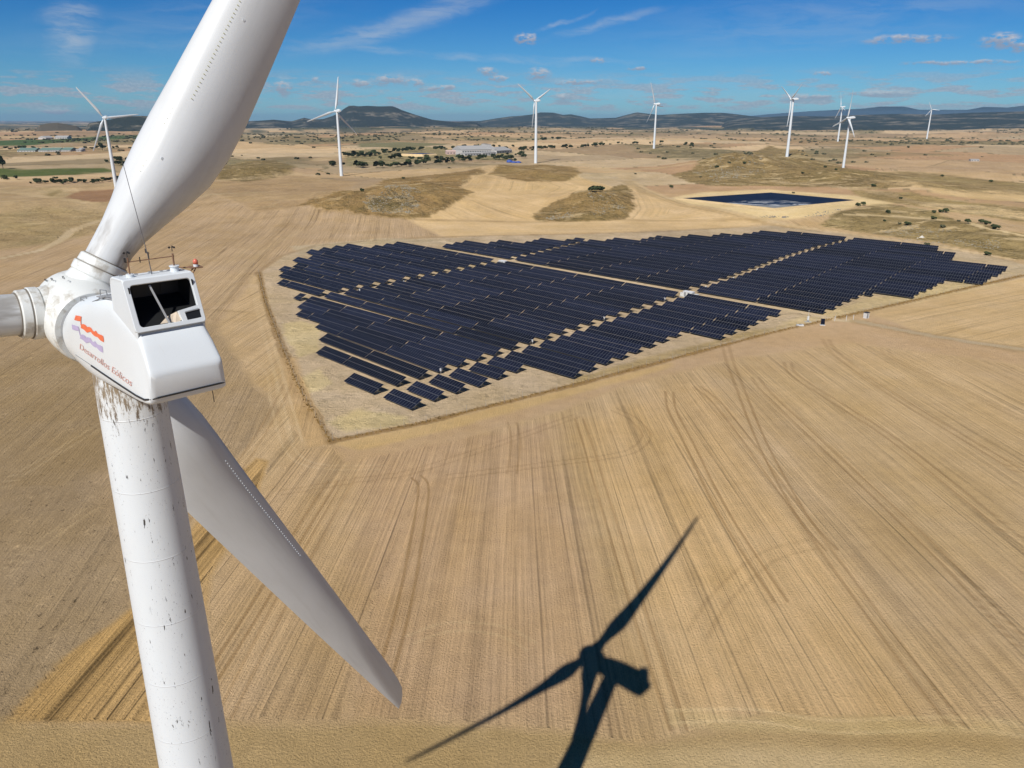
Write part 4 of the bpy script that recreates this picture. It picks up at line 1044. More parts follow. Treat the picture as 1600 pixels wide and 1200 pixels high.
TUR = [((182, 294), (163, 184), 44, 84, 'far white turbine on the left beyond the bare brown circle, left of the big blade'),
       ((533.7, 275), (526, 173.5), 44, 12, 'far white turbine standing in front of the flat-topped mesa'),
       ((837, 255), (838, 157.5), 44, 64, 'far white turbine behind the curved field, near the blue tarpaulins'),
       ((1021.7, 232), (1025.7, 162.5), 52, 96, 'slim far white turbine on open plain in front of the blue hills'),
       ((1229.5, 245), (1238, 155), 96, 60, 'far white turbine on the stony hill behind the reservoir'),
       ((1309, 221), (1315, 167), 88, 16, 'smallest-looking turbine of the right-hand pair, standing farther back'),
       ((1317.5, 262), (1327.5, 184), 96, 108, 'nearer turbine of the right-hand pair, on the right shoulder of the scrub hill'),
       ((1448, 217), (1455.5, 171), 136, 24, 'rightmost far turbine, alone on the plain below the blue range')]
RR = [34, 39, 44, 50, 50, 46, 36, 30]
for i, (b, hpx, yaw, phi, lab) in enumerate(TUR):
    q = W3(*b); X = (hpx[0]-800)/F; Y = (hpx[1]-600)/F; v = (X, _cp-_sp*Y, -_sp-_cp*Y)
    tt = math.hypot(q[0], q[1])/math.hypot(v[0], v[1]); hz = H+v[2]*tt
    make_turbine(q, hz, RR[i]*1.0, yaw, phi, lab)

# ------------------------------------------------------------------ solar farm
def solar_mat():
    m, nb, b = new_mat('solar_glass')
    o = nb.node('ShaderNodeTexCoord').outputs['Object']
    n = nb.noise(o, .5, 2, .5)
    c = nb.mix(nb.ramp(n, .35, .65), (.0045, .006, .014), (.007, .009, .019))
    rnd_ = nb.node('ShaderNodeObjectInfo').outputs['Random']; c = nb.vmath('MULTIPLY', c, nb.ramp(rnd_, 0, 1, .7, 1.9, smooth=False))
    nb.put(b.inputs['Base Color'], c); b.inputs['Roughness'].default_value = .30; b.inputs['Specular IOR Level'].default_value = .10
    return m
GLASS = solar_mat(); ALU = simple('aluminium_frame', (.17, .18, .20), .5, .2); STEEL = simple('galvanised_steel', (.42, .42, .40), .6, .2)
MWD, MHT, GAP = 1.10, 2.02, .022
TILT = 24.0; LOWZ = .75
ct, stl = math.cos(R_(TILT)), math.sin(R_(TILT))
_tab = {}
def table_meshes(n):
    """n columns by two modules; origin at the low edge left end, x along the row, y uphill (away from the sun side)"""
    if n in _tab: return _tab[n]
    vs = []; fs = []; mi = []
    def P(x, u, off): return (x, u*ct-off*stl, LOWZ+u*stl+off*ct)
    fr = .035
    for c in range(n):
        for r in range(2):
            x0 = c*(MWD+GAP); x1 = x0+MWD; u0 = r*(MHT+GAP+.05); u1 = u0+MHT; k = len(vs)
            vs += [P(x0, u0, 0), P(x1, u0, 0), P(x1, u1, 0), P(x0, u1, 0), P(x0, u0, .04), P(x1, u0, .04), P(x1, u1, .04), P(x0, u1, .04),
                   P(x0+fr, u0+fr, .041), P(x1-fr, u0+fr, .041), P(x1-fr, u1-fr, .041), P(x0+fr, u1-fr, .041)]
            fs += [(0+k, 3+k, 2+k, 1+k), (0+k, 1+k, 5+k, 4+k), (1+k, 2+k, 6+k, 5+k), (2+k, 3+k, 7+k, 6+k), (3+k, 0+k, 4+k, 7+k),
                   (4+k, 5+k, 9+k, 8+k), (5+k, 6+k, 10+k, 9+k), (6+k, 7+k, 11+k, 10+k), (7+k, 4+k, 8+k, 11+k), (8+k, 9+k, 10+k, 11+k)]
            mi += [1]*9+[0]
    m1 = me_from(vs, fs, False, mi); m1.materials.append(GLASS); m1.materials.append(ALU)
    mb = MB(); L_ = n*(MWD+GAP); ut = 2*MHT+.1
    for u in (.8, 1.7, 2.7, 3.6): mb.box((L_/2, u*ct+.06*stl, LOWZ+u*stl-.08*ct), (L_, .06, .08), Matrix.Rotation(R_(TILT), 3, 'X'))
    npst = max(2, int(L_/4.2)+1)
    for i in range(npst):
        x = .8+(L_-1.6)*i/(npst-1); y = 2.05*ct; zt = LOWZ+2.05*stl-.12
        mb.box((x, y, zt/2-.2), (.12, .16, zt+.4)); mb.tube([(x, y-.05, zt*.35), (x, .75*ct, LOWZ+.75*stl-.1)], .035, 4, cap=False); mb.tube([(x, y+.05, zt*.5), (x, 3.6*ct, LOWZ+3.6*stl-.1)], .035, 4, cap=False)
        mb.box((x, 2.05*ct, LOWZ+2.05*stl-.12), (.07, 3.8, .08), Matrix.Rotation(R_(TILT), 3, 'X'))
    m2 = me_from(mb.v, mb.f); m2.materials.append(STEEL)
    _tab[n] = (m1, m2); return _tab[n]
PLOW = LOWZ
def g(px, py, z=LOWZ): return flat(px, py, z)
WID = (2*MHT+.07)*ct; HZ = LOWZ+(2*MHT+.07)*stl
def mean_y(seq): return seq
# block A (near): low-edge readings -> (left end), (aisle 1 centre or None), (right end at aisle 2), (right end)
A_left = [(536.9,595.6),(493.8,551.9),(493.1,529.4),(491.3,511.6),(461.3,492.5),(462.5,480.6),(455.6,466.3),(431.9,443.8),(433.8,431.9),(434.4,421.9),(456.9,417.5),(456.9,407.5),(478.8,404.4),(477.5,395.2),(497.5,391.9),(516.9,388.8),(535.6,385.6),(575,388),(593,385),(611.3,381.9)]
A_a1 = {6:(492,469),7:(517,463),8:(541,458.5),9:(565,454),10:(588.5,449.5),11:(611,445),12:(634,441),13:(654,437),14:(674,433),15:(693,429),16:(712.5,425.5),17:(731,421.5),18:(749,418),19:(767,414)}
A_a2 = [(582.5,615),(618.8,602.8),(653.1,591.9),(685.6,581.5),(716.9,572.3),(746.3,562.5),(775,554),(800,545.6),(828.8,536),(853.8,528.8),(877.5,521),(899.4,513.8),(920,506.9),(941,500),(961,493.8),(981,487.5),(1000,481),(1017.5,476),(1035.6,470),(1053.8,463.8)]
A_right = [(642.5,639.4),(678.8,626.5),(713.8,614.6),(746.3,603.8),(777.5,592.8),(805.6,582.5),(886.3,589),(913,578.8),(938.8,568.5),(963,559.8),(986.3,550.6),(1008.8,542.3),(1030,534),(1050,526),(1126.9,530),(1143.8,522.3),(1162.5,514.8),(1178,507),(1195.9,500.4),(1211.9,494.4)]
# block B (beyond the service road): high-edge left, aisles, low-edge right
B_lefth = [(695.6,381),(711,378.5),(728,374.8),(766,377),(782.5,374),(822,377),(836,374),(850.6,371),(888,373),(901,370.6),(948,374),(960.6,371.3),(1000.6,373),(1012.5,370.4),(1023.8,368.4),(1065,368.5),(1076,366.3),(1118.8,365.6),(1127.5,363.8),(1169,362.9),(1178.8,361.6),(1188,360.4),(1229,361.5)]
B_a1 = {0:(799.4,407.5),1:(815.6,403.8),2:(831,400.6),3:(845.6,397),4:(860.6,393.6),5:(874.7,390.2),6:(888.8,387),7:(902.5,384),8:(915.6,381),9:(928.8,378)}
B_a2 = [(1090.6,453.8),(1107,449.4),(1120,444.4),(1135,440),(1150,435.6),(1161.5,431),(1174.5,426.5),(1187,422),(1199,417.8),(1211,413.2),(1223,409),(1234.4,405),(1244.5,401),(1255,397.5),(1265.6,394),(1277,390.6),(1288,387),(1298,384),(1307,381.5),(1316,379.5),(1323.8,377.8),(1330.5,376),(1337,374)]
B_right = [(1293,490.6),(1309.4,484.6),(1322.5,479),(1334.4,473.5),(1346.9,467.8),(1358.8,462),(1426,464.8),(1435.6,459.8),(1445.6,454.8),(1454,450.6),(1463.8,445.6),(1472.5,441.5),(1535,444.8),(1541,439.8),(1548.8,435.6),(1556,431.5),(1562.5,427.5),(1568.8,423.5),(1484,408),(1487,404),(1491,400.5),(1462,394),(1462,390)]
rows = []
def norm_of(d): return np.array([-d[1], d[0]])
LA = [g(*p) for p in A_left]; RA = [g(*p) for p in A_right]; MA = [g(*p) for p in A_a2]
dA = np.mean([(RA[r]-LA[r])/np.linalg.norm(RA[r]-LA[r]) for r in range(20)], axis=0); dA /= np.linalg.norm(dA); nA = norm_of(dA)
LB = [g(p[0], p[1], HZ)-nA*WID for p in B_lefth]; RB = [g(*p) for p in B_right]
def fit_rows(n, pts, kc, ks):
    # perpendicular position of a row = smooth function of its number + smooth slope * distance along the row
    M = []; y = []
    for (r, q, wt_) in pts:
        t = r/n; l_ = float(q@dA); k = wt_/(q@q)*1e4
        M.append([k*t**i for i in range(kc)]+[k*l_/100*t**i for i in range(ks)]); y.append(k*float(q@nA))
    c = np.linalg.lstsq(np.array(M), np.array(y), rcond=None)[0]; out = []
    for r in range(n):
        t = r/n; c0_ = sum(c[i]*t**i for i in range(kc)); sl = sum(c[kc+i]*t**i for i in range(ks))/100
        d = dA+nA*sl; d /= np.linalg.norm(d); out.append((nA*c0_, d))           # point on the row, direction
    return out
fA = fit_rows(20, [(r, LA[r], 1) for r in range(20)]+[(r, RA[r], 1) for r in range(20)]+[(r, MA[r], 1) for r in range(20)], 6, 5)
fB = fit_rows(23, [(r, LB[r], 1) for r in range(23)]+[(r, RB[r], 1) for r in range(23)]+[(0, g(1293, 490.6), 3), (0, g(690.6, 386), 3)], 5, 3)
for r in range(9):                                   # the front rows bend a little and are laid along their own line
    q1, q2 = LA[r], RA[r]; m_ = (q1+q2+MA[r])/3; d = (q2-q1)/np.linalg.norm(q2-q1); fA[r] = (m_-d*float(m_@d), d)
def on_row(f, q): return f[0]+f[1]*float((q-f[0])@f[1])
for r in range(20): LA[r] = on_row(fA[r], LA[r]); RA[r] = on_row(fA[r], RA[r])
for r in range(23): LB[r] = on_row(fB[r], LB[r]); RB[r] = on_row(fB[r], RB[r])
aA = [math.atan2(f[1][1], f[1][0]) for f in fA]; aB = [math.atan2(f[1][1], f[1][0]) for f in fB]
print('pitch A', np.round([(LA[r+1]-LA[r])@nA for r in range(19)], 1), 'pitch B', np.round([(RB[r+1]-RB[r])@nA for r in range(22)], 1), 'road', (fB[0][0]-fA[19][0])@nA)
print('angles', np.round(np.degrees(aA), 1), np.round(np.degrees(aB), 1))
tables = []      # (x, y, angle, n columns, text)
NCOL = 25; TL = NCOL*(MWD+GAP); TG = .42
ORD = ['first', 'second', 'third', 'fourth', 'fifth', 'sixth', 'seventh', 'eighth', 'ninth', 'tenth', 'eleventh', 'twelfth', 'thirteenth', 'fourteenth', 'fifteenth', 'sixteenth', 'seventeenth', 'eighteenth', 'nineteenth', 'twentieth', 'twenty-first', 'twenty-second', 'twenty-third']
AW = 4.6           # aisle width
def do_row(L, Rr, a, a1, a2, rowtxt, blk):
    """lay tables between the row's left end and right end leaving the two aisles free"""
    d = np.array([math.cos(a), math.sin(a)]); base = (L+Rr)/2; base = Rr if np.linalg.norm(Rr-L) < 1 else base
    pr = lambda q: float((q-base)@d)
    sL, sR = pr(L), pr(Rr); cuts = []
    if a1 is not None: cuts.append((pr(a1)-AW/2, pr(a1)+AW/2))
    if a2 is not None: cuts.append((pr(a2)-AW*.0, pr(a2)+AW))
    segs = []; s = sL
    for (c0_, c1_) in cuts: 
        if c0_ > s+3: segs.append((s, c0_, 'L'))
        s = c1_
    if sR > s+3: segs.append((s, sR, 'R'))
    k = 0
    for (s0, s1, side) in segs:
        L_ = s1-s0; nf = int((L_+TG)//(TL+TG)); rem = L_-nf*(TL+TG); nc = int(math.ceil((rem)/(MWD+GAP)-.35))
        if nc > NCOL-2 : nf += 1; nc = 0
        if nc < 3: nc = 0
        sizes = [NCOL]*nf+([nc] if nc else [])
        if side == 'L':                                   # whole tables start at the aisle and run outward
            s = s1
            out = []
            for c in sizes:
                w_ = c*(MWD+GAP); out.append((s-w_, c)); s -= w_+TG
            out = out[::-1]
        else:
            s = s0; out = []
            for c in sizes: out.append((s, c)); s += c*(MWD+GAP)+TG
        for (ss, c) in out:
            q = base+d*ss; k += 1
            tables.append((q[0], q[1], a, c, f'{ORD[min(k-1,22)]} solar table from the left in {rowtxt}', blk))
low = lambda p, r: g(*p)
for r in range(20):
    a2c = g(*A_a2[r]); a1c = None
    if r in A_a1: a1c = g(A_a1[r][0], A_a1[r][1], 0)
    rt = ('the front row' if r == 0 else f'the {ORD[r]} row back')+' of the near block'
    do_row(LA[r], RA[r], aA[r], a1c, a2c, rt, 'A')
for r in range(23):
    a2c = g(B_a2[r][0], B_a2[r][1], 0); a2c = a2c-np.array([math.cos(aB[r]), math.sin(aB[r])])*AW/2
    a1c = g(B_a1[r][0], B_a1[r][1], 0) if r in B_a1 else None
    rt = 'the far block row beside the road' if r == 0 else f'the {ORD[r]} row beyond the service road'
    do_row(LB[r], RB[r], aB[r], a1c, a2c, rt, 'B')
tables.sort(key=lambda t: math.hypot(t[0], t[1]))
print('tables', len(tables), 'extent', min(t[1] for t in tables), max(t[1] for t in tables))
GRP = {'A': 'solar panel tables in rows in the near block', 'B': 'solar panel tables in rows in the block beyond the service road'}
TABLES = tables
for i, (x, y, a, n, lab, blk) in enumerate(tables[:300]):
    m1, m2 = table_meshes(n)
    t = empty('solar_table', (x, y, float(zfun(x, y))), a); tag(t, lab, 'solar panels', GRP[blk])
    o = link('solar_modules', m1, None, t); o['kind'] = 'stuff'
    link('support_frame', m2, None, t)
if len(tables) > 300:
    VV = []; FF = []; MM = []; off = 0
    for (x, y, a, n, lab, blk) in tables[300:]:
        m1, m2 = table_meshes(n); z = float(zfun(x, y)); ca, sa = math.cos(a), math.sin(a)
        v = np.empty(len(m1.vertices)*3, np.float32); m1.vertices.foreach_get('co', v); v = v.reshape(-1, 3)
        VV.append(np.stack([v[:, 0]*ca-v[:, 1]*sa+x, v[:, 0]*sa+v[:, 1]*ca+y, v[:, 2]+z], 1))
        lp = np.empty(len(m1.loops), np.int32); m1.loops.foreach_get('vertex_index', lp); FF.append(lp.reshape(-1, 4)+off)
        mi_ = np.empty(len(m1.polygons), np.int32); m1.polygons.foreach_get('material_index', mi_); MM.append(mi_); off += len(v)
    V = np.concatenate(VV); Fq = np.concatenate(FF); Mi = np.concatenate(MM)
    me = fast_mesh('m', V, Fq)
    me.materials.append(GLASS); me.materials.append(ALU); me.polygons.foreach_set('material_index', Mi)
    tag(link('solar_tables', me), 'rows of dark blue solar tables at the back of the solar farm', 'solar panels', kind='stuff')

# ------------------------------------------------------------------ reservoir
def M3(px, py, z):
    q = flat(px, py, z); return Vector((q[0], q[1], z))
gz0 = 5.4; RIM = 6.6
cor = [Vector((c[0], c[1], RIM)) for c in PONDC]
cen = sum(cor, Vector())/4
def inset(k, z): return [Vector((cen.x+(c.x-cen.x)*k, cen.y+(c.y-cen.y)*k, z)) for c in cor]
pond = empty('reservoir', (cen.x, cen.y, gz0)); tag(pond, 'diamond-shaped lined reservoir with dark banks and shallow grey water', 'reservoir')
def quadring(mb, a, b, nseg=1):
    for i in range(4):
        j = (i+1) % 4; mb.add([a[i], a[j], b[j], b[i]], [(0, 1, 2, 3)])
pl_ = lambda L_: [v-Vector((cen.x, cen.y, gz0)) for v in L_]
mb = MB(); quadring(mb, pl_(inset(1.12, gz0-1)), pl_(inset(1.04, RIM))); quadring(mb, pl_(inset(1.04, RIM)), pl_(inset(1.0, RIM)))
SAND = simple('pale_earth', C(202, 176, 134), .95, 0, .08, .15, .1); mb.build('embankment', SAND, pond)
mb = MB(); quadring(mb, pl_(inset(1.0, RIM+.02)), pl_(inset(.72, gz0-3.6)))
LINER = simple('black_liner', (.012, .020, .040), .35, 0, .1, .1, .4); mb.build('liner', LINER, pond)
pm, nb, b = new_mat('silty_water'); o = nb.node('ShaderNodeTexCoord').outputs['Object']
n = nb.ramp(nb.noise(nb.scale(o, 1, 2.0, 1), .05, 5, .7, dist=1.0), .50, .58)
sxy = nb.node('ShaderNodeSeparateXYZ'); nb.put(sxy.inputs[0], o)
far_ = nb.ramp(sxy.outputs[1], -4, 34)
c = nb.mix(nb.math('MULTIPLY', n, nb.ramp(sxy.outputs[1], 44, 20)), (.016, .026, .048), (.52, .52, .50))
c = nb.mix(nb.ramp(nb.math('ADD', sxy.outputs[1], nb.math('MULTIPLY', n, 14.0)), 2, -14), c, (.26, .26, .235))
nb.put(b.inputs['Base Color'], c); b.inputs['Roughness'].default_value = .5
mb = MB(); q = pl_(inset(.74, gz0-3.2)); mb.add(q, [(0, 1, 2, 3)]); mb.build('water', pm, pond)

# ------------------------------------------------------------------ vegetation
def leaf_mat(name, c0, c1):
    m, nb, b = new_mat(name)
    pos = nb.node('ShaderNodeNewGeometry').outputs['Position']
    n = nb.ramp(nb.noise(pos, .9, 3, .6), .35, .65); c = nb.mix(n, c0, c1)
    nb.put(b.inputs['Base Color'], c); b.inputs['Roughness'].default_value = .85; b.inputs['Specular IOR Level'].default_value = .2
    return m
LEAF = leaf_mat('dark_foliage', (.030, .045, .018), (.075, .090, .036)); LEAF2 = leaf_mat('grey_green_foliage', (.06, .065, .035), (.12, .115, .06)); BARK = simple('bark', (.12, .09, .06), .9)
def crown_mesh(seed, n, sx_, sy_, sz_, leaf, mat, lift=0.0):
    rnd = random.Random(seed); mb = MB()
    lobes = [(rnd.uniform(-.6, .6)*sx_, rnd.uniform(-.6, .6)*sy_, lift+rnd.uniform(.3, .85)*sz_, rnd.uniform(.35, .6)) for _ in range(7)]
    for _ in range(n):
        L_ = rnd.choice(lobes); th = rnd.uniform(0, 6.283); ph = math.acos(rnd.uniform(-.6, 1)); r = L_[3]*rnd.uniform(.75, 1.05)
        p = Vector((L_[0]+math.sin(ph)*math.cos(th)*r*sx_, L_[1]+math.sin(ph)*math.sin(th)*r*sy_, max(.05, L_[2]+math.cos(ph)*r*sz_*.6)))
        u = Vector((rnd.gauss(0, 1), rnd.gauss(0, 1), rnd.gauss(0, 1))).normalized(); v = u.orthogonal().normalized(); s = leaf*rnd.uniform(.6, 1.3)
        mb.add([p+u*s, p+v*s, p-u*s, p-v*s], [(0, 1, 2, 3)])
    me = me_from(mb.v, mb.f); me.materials.append(mat); return me
bush_me = [crown_mesh(k, 420, 1.5, 1.3, 1.5, .26, LEAF) for k in range(4)]+[crown_mesh(9, 380, 1.4, 1.4, .9, .24, LEAF2)]
trunk_mb = MB(); trunk_mb.tube([(0, 0, -.4), (.05, 0, 1.3), (.1, .1, 2.6)], [.22, .16, .08], 7)
for a in range(4): trunk_mb.tube([(.05, 0, 1.2+.2*a), (math.cos(a*1.6)*1.0, math.sin(a*1.6)*1.0, 2.6+.2*a)], [.08, .03], 5)
trunk_me = me_from(trunk_mb.v, trunk_mb.f); trunk_me.materials.append(BARK)
tree_me = [crown_mesh(20+k, 520, 1.9, 1.9, 3.4, .38, LEAF, 1.3) for k in range(4)]
def bush(px, py, s, label, me=None, sx_=1.0):
    s *= .85; q = W3(px, py); o = link('bush', me or random.choice(bush_me)); o.location = q; o.scale = (s*sx_, s, s); o.rotation_euler = (0, 0, random.uniform(-.4, .4))
    tag(o, label, 'bush'); return o
b0 = bush(931, 299, 3.4, 'broad dark bush on the crest of the stony mound', sx_=1.9)
BS = [(1340, 322, 1.9, 'dark bush left of a pair below the reservoir corner'), (1349, 321, 2.0, 'dark bush right of a pair below the reservoir corner'),
 (1459, 333, 1.5, 'small bush beside the upper dirt track on the right'), (1478, 332, 2.2, 'dark bush on the right slope between two tracks, rounder one'), (1470, 332, 1.6, 'low dark bush touching the rounder bush on the right slope'),
 (1387, 333, 1.7, 'lone bush on the knoll right of the reservoir'), (1459, 343, 1.7, 'bush just above the pale track on the right'), (1382, 346, 1.0, 'tiny bush at the left end of the pale track'), (1406, 350, 1.3, 'small bush under the pale track, left one'),
 (1418, 352, 1.8, 'bush under the pale track, right of the smaller one'), (1473, 355, 2.0, 'dark low bush on the scrub slope above the panel rows'), (1498, 346, 1.4, 'small bush left of the cluster at the pale track fork'), (1512, 349, 2.0, 'dark bush in the cluster at the pale track fork'),
 (1533, 349, 1.9, 'left half of the long dark hedge-like bush at the right'), (1542, 351, 1.9, 'right half of the long dark hedge-like bush at the right'), (1555, 358, 2.2, 'dark round bush next to the track at the right edge'), (1449, 383, 1.8, 'green bush against the back row of panels'), (1543, 399, 1.5, 'brown bush on the bank behind the last panel rows'),
 (1140, 255, 2.6, 'dark bush high on the stony hill behind the reservoir'), (1120, 262, 2.2, 'dark bush on the left flank of the stony hill'), (1163, 256, 2.0, 'dark bush right of the summit of the stony hill'), (1095, 277, 1.5, 'small bush at the left foot of the stony hill'),
 (1240, 302, 1.5, 'small bush on the far bank of the reservoir'), (1289, 262, 2.0, 'bush on the ridge left of the nearer right-hand turbine'), (1306, 266, 1.6, 'small bush near the foot of the nearer right-hand turbine'), (1254, 271, 1.5, 'small bush on the hillside under the ridge turbine'),
 (1365, 292, 2.0, 'bush above the reservoir track on the far right slope'), (1407, 311, 1.4, 'tiny bush beside the reservoir track'), (1472, 276, 2.0, 'small bush on the pale field edge far right'), (1548, 285, 2.2, 'bush in the far right scrub band'), (1276, 239, 2.4, 'bush on the skyline ridge between the two nearer right turbines'),
 (1419, 231, 3.0, 'dark bush in the far plain left of the last turbine'), (1254, 237, 2.2, 'bush on the ridge right of the ridge turbine'), (566, 299, 1.8, 'dark bush on the upper left shoulder of the big mound'), (630, 280, 1.6, 'small bush on top of the big mound'), (702, 263, 2.0, 'small dark bush on the far slope of the big mound'),
 (497, 274, 2.2, 'small round tree-like bush left of the mesa turbine'), (513, 273, 1.8, 'small bush next to the mesa turbine'), (993, 272, 1.6, 'small dark bush at the track bend'), (1049, 294, 2.0, 'low dark hut-like bush beside the reservoir track on the left')]
for (x, y, s, l) in BS: bush(x, y, s, l)
# valley trees
rnd = random.Random(5)
def tree_at(px, py, s, grp, lab):
    q = W3(px, py); t = link('tree', rnd.choice(tree_me)); t.location = q; k = s*rnd.uniform(.75, 1.2); t.scale = (k*rnd.uniform(.9, 1.2), k, k*rnd.uniform(.8, 1.1)); t.rotation_euler = (0, 0, rnd.uniform(0, 6)); tag(t, lab, 'tree', grp)
belts = [([(545, 246), (600, 240), (640, 237), (700, 233), (760, 231), (800, 231)], 46, 'trees in the belt behind the white factory'),
         ([(555, 243), (580, 247), (610, 250)], 14, 'trees in the belt behind the white factory'),
         ([(610, 247), (660, 251), (700, 252), (740, 250), (770, 250), (800, 250), (812, 243)], 46, 'trees in the belt in front of the white factory'),
         ([(520, 259), (560, 262), (590, 262), (620, 262), (640, 259), (680, 257), (710, 255)], 34, 'trees along the field edge by the mesa turbine'),
         ([(800, 238), (850, 232), (900, 232), (960, 227)], 40, 'trees in the long belt right of the factory'), ([(845, 219), (885, 217)], 12, 'trees in the thin distant row'), ([(975, 225), (1020, 224)], 9, 'trees near the slim far turbine'), ([(1066, 230), (1080, 229)], 5, 'trees near the slim far turbine'),
         ([(0, 280), (12, 281), (30, 279)], 7, 'trees in the copse beside the left green field'), ([(40, 284), (70, 285), (100, 286), (140, 286), (175, 282), (200, 280)], 52, 'trees in the copse beside the left green field'),
         ([(5, 234), (25, 234)], 6, 'trees beside the green-roofed sheds'), ([(130, 236), (165, 233)], 6, 'trees beside the green-roofed sheds'), ([(180, 252), (196, 262)], 8, 'trees along the hollow on the left')]
for pts, n, gname in belts:
    P = Wp(pts); seg = np.linalg.norm(np.diff(P, axis=0), axis=1); cs_ = np.r_[0, np.cumsum(seg)]
    lab = {'trees in the copse beside the left green field': 'dark green tree in the dense copse beside the left green field'}.get(gname, 'small dark green tree among the '+gname)
    for i in range(n):
        s = rnd.uniform(0, cs_[-1]); x = np.interp(s, cs_, P[:, 0]); y = np.interp(s, cs_, P[:, 1]); dd = math.hypot(x, y); j = dd*.006
        x += rnd.gauss(0, j); y += rnd.gauss(0, j*1.6); t = link('tree', rnd.choice(tree_me)); k = (.85 if dd < 1100 else 1.7)*rnd.uniform(.7, 1.25)
        t.location = (x, y, float(zfun(x, y))-.3); t.scale = (k*rnd.uniform(1.3, 1.9), k*1.2, k*rnd.uniform(.75, 1.1)); t.rotation_euler = (0, 0, rnd.uniform(0, 6)); tag(t, lab, 'tree', gname)
# poplar and lone trees on the left
def full_tree(px, py, s, lab, tall=1.0):
    q = W3(px, py); t = empty('tree', q); t.scale = (s, s, s*tall); link('crown', tree_me[1], None, t); link('trunk', trunk_me, None, t); tag(t, lab, 'tree'); return t
full_tree(5, 264, 2.2, 'tall narrow tree alone at the left edge of the picture', 1.6); full_tree(160, 235, 3.0, 'dark tree beside the last green-roofed shed')
# far wood and scrub dotted over the plain: one mass nobody could count
sm = crown_mesh(77, 26, 1.6, 1.6, 1.6, .9, LEAF); V0 = np.array([v.co[:] for v in sm.vertices]); F0 = np.array([list(p.vertices) for p in sm.polygons])
nr = np.random.default_rng(4); VV = []; FF = []; off = 0
cand = 0
for _ in range(7000):
    a = math.radians(nr.uniform(-36, 36)); r = math.exp(nr.uniform(math.log(1300), math.log(7500))); x, y = r*math.sin(a), r*math.cos(a)
    dens = float(fbm(np.array([x/420+3]), np.array([y/420+8]), 4, 61)[0]); lr = .25 if r < 2500 else .5
    if dens < .52-.0*lr and nr.uniform() > .06: continue
    if r < 2600 and nr.uniform() > .12: continue
    s = nr.uniform(.6, 1.6)*(1.0+r/4500); VV.append(V0*np.array([s*1.3, s*1.3, s])+np.array([x, y, float(zfun(x, y))])); FF.append(F0+off); off += len(V0)
me = me_from(np.concatenate(VV), np.concatenate(FF).tolist()); tag(link('scattered_scrub', me, LEAF2), 'dark scrub and small trees dotted over the far plain', 'scrub', kind='stuff')
print('scrub', len(VV))

# stones on the mounds
def stones(name, polys, n, smin, smax, lab, mat):
    VV = []; FF = []; off = 0; base = np.array([(1,0,0),(0,1,0),(-1,0,0),(0,-1,0),(0,0,1),(.0,.0,-.5)], float); fb = np.array([(0,1,4),(1,2,4),(2,3,4),(3,0,4),(1,0,5),(2,1,5),(3,2,5),(0,3,5)])
    for P in polys:
        P = Wp(P); lo, hi = P.min(0), P.max(0); X = nr.uniform(lo[0], hi[0], n*3); Y = nr.uniform(lo[1], hi[1], n*3)
        keep = (sdf(P, X, Y) < -1) & (fbm(X/14, Y/14, 3, 44)+nr.uniform(-.22, .22, X.shape) > .52); X = X[keep][:n]; Y = Y[keep][:n]; Z = zfun(X, Y)
        for x, y, z in zip(X, Y, Z):
            s = nr.uniform(smin, smax)*(1 if nr.uniform() < .9 else 1.8); v = base*np.array([s*nr.uniform(.7, 1.5), s*nr.uniform(.7, 1.3), s*nr.uniform(.4, .9)])*(1+nr.uniform(-.25, .25, (6, 1))); VV.append(v+np.array([x, y, z])); FF.append(fb+off); off += 6
    me = me_from(np.concatenate(VV), np.concatenate(FF).tolist()); return tag(link(name, me, mat), lab, 'stones', kind='stuff')
STONE = simple('limestone', (.30, .265, .195), .9, 0, .15, .3, .1)
stones('stones', [[(560, 310), (640, 298), (660, 320), (640, 335), (580, 332)], [(600, 290), (640, 290), (660, 300), (600, 305)]], 900, .25, .7, 'pale limestone rubble scattered over the big scrub mound', STONE)
stones('stones', [[(845, 335), (880, 318), (905, 322), (895, 340), (850, 345)], [(900, 310), (960, 300), (980, 325), (930, 340)]], 400, .2, .6, 'pale rubble on the mound with the dark bush', STONE)
stones('stones', [[(1080, 270), (1112, 252), (1150, 243), (1190, 245), (1200, 270), (1120, 285)]], 900, .35, 1.0, 'grey stone outcrops on the hill behind the reservoir', STONE)
stones('stones', [[(1380, 372), (1560, 375), (1580, 395), (1440, 378)], [(1350, 365), (1420, 352), (1500, 360), (1480, 372)]], 500, .2, .5, 'small pale stones on the scrub slope behind the panels', STONE)
stones('rubble_heap', [[(1428, 366), (1440, 364), (1444, 372), (1430, 374)]], 40, .5, 1.1, 'heap of white boulders on the slope above the back rows of panels', simple('white_stone', (.6, .56, .48), .9))
stones('rubble_heap', [[(1250, 340), (1270, 332), (1318, 326), (1310, 334), (1280, 340)], [(1180, 336), (1240, 338), (1230, 341), (1185, 340)]], 110, .3, .8, 'line of rubble and broken rock below the reservoir bank', simple('dark_stone', (.2, .18, .15), .9))
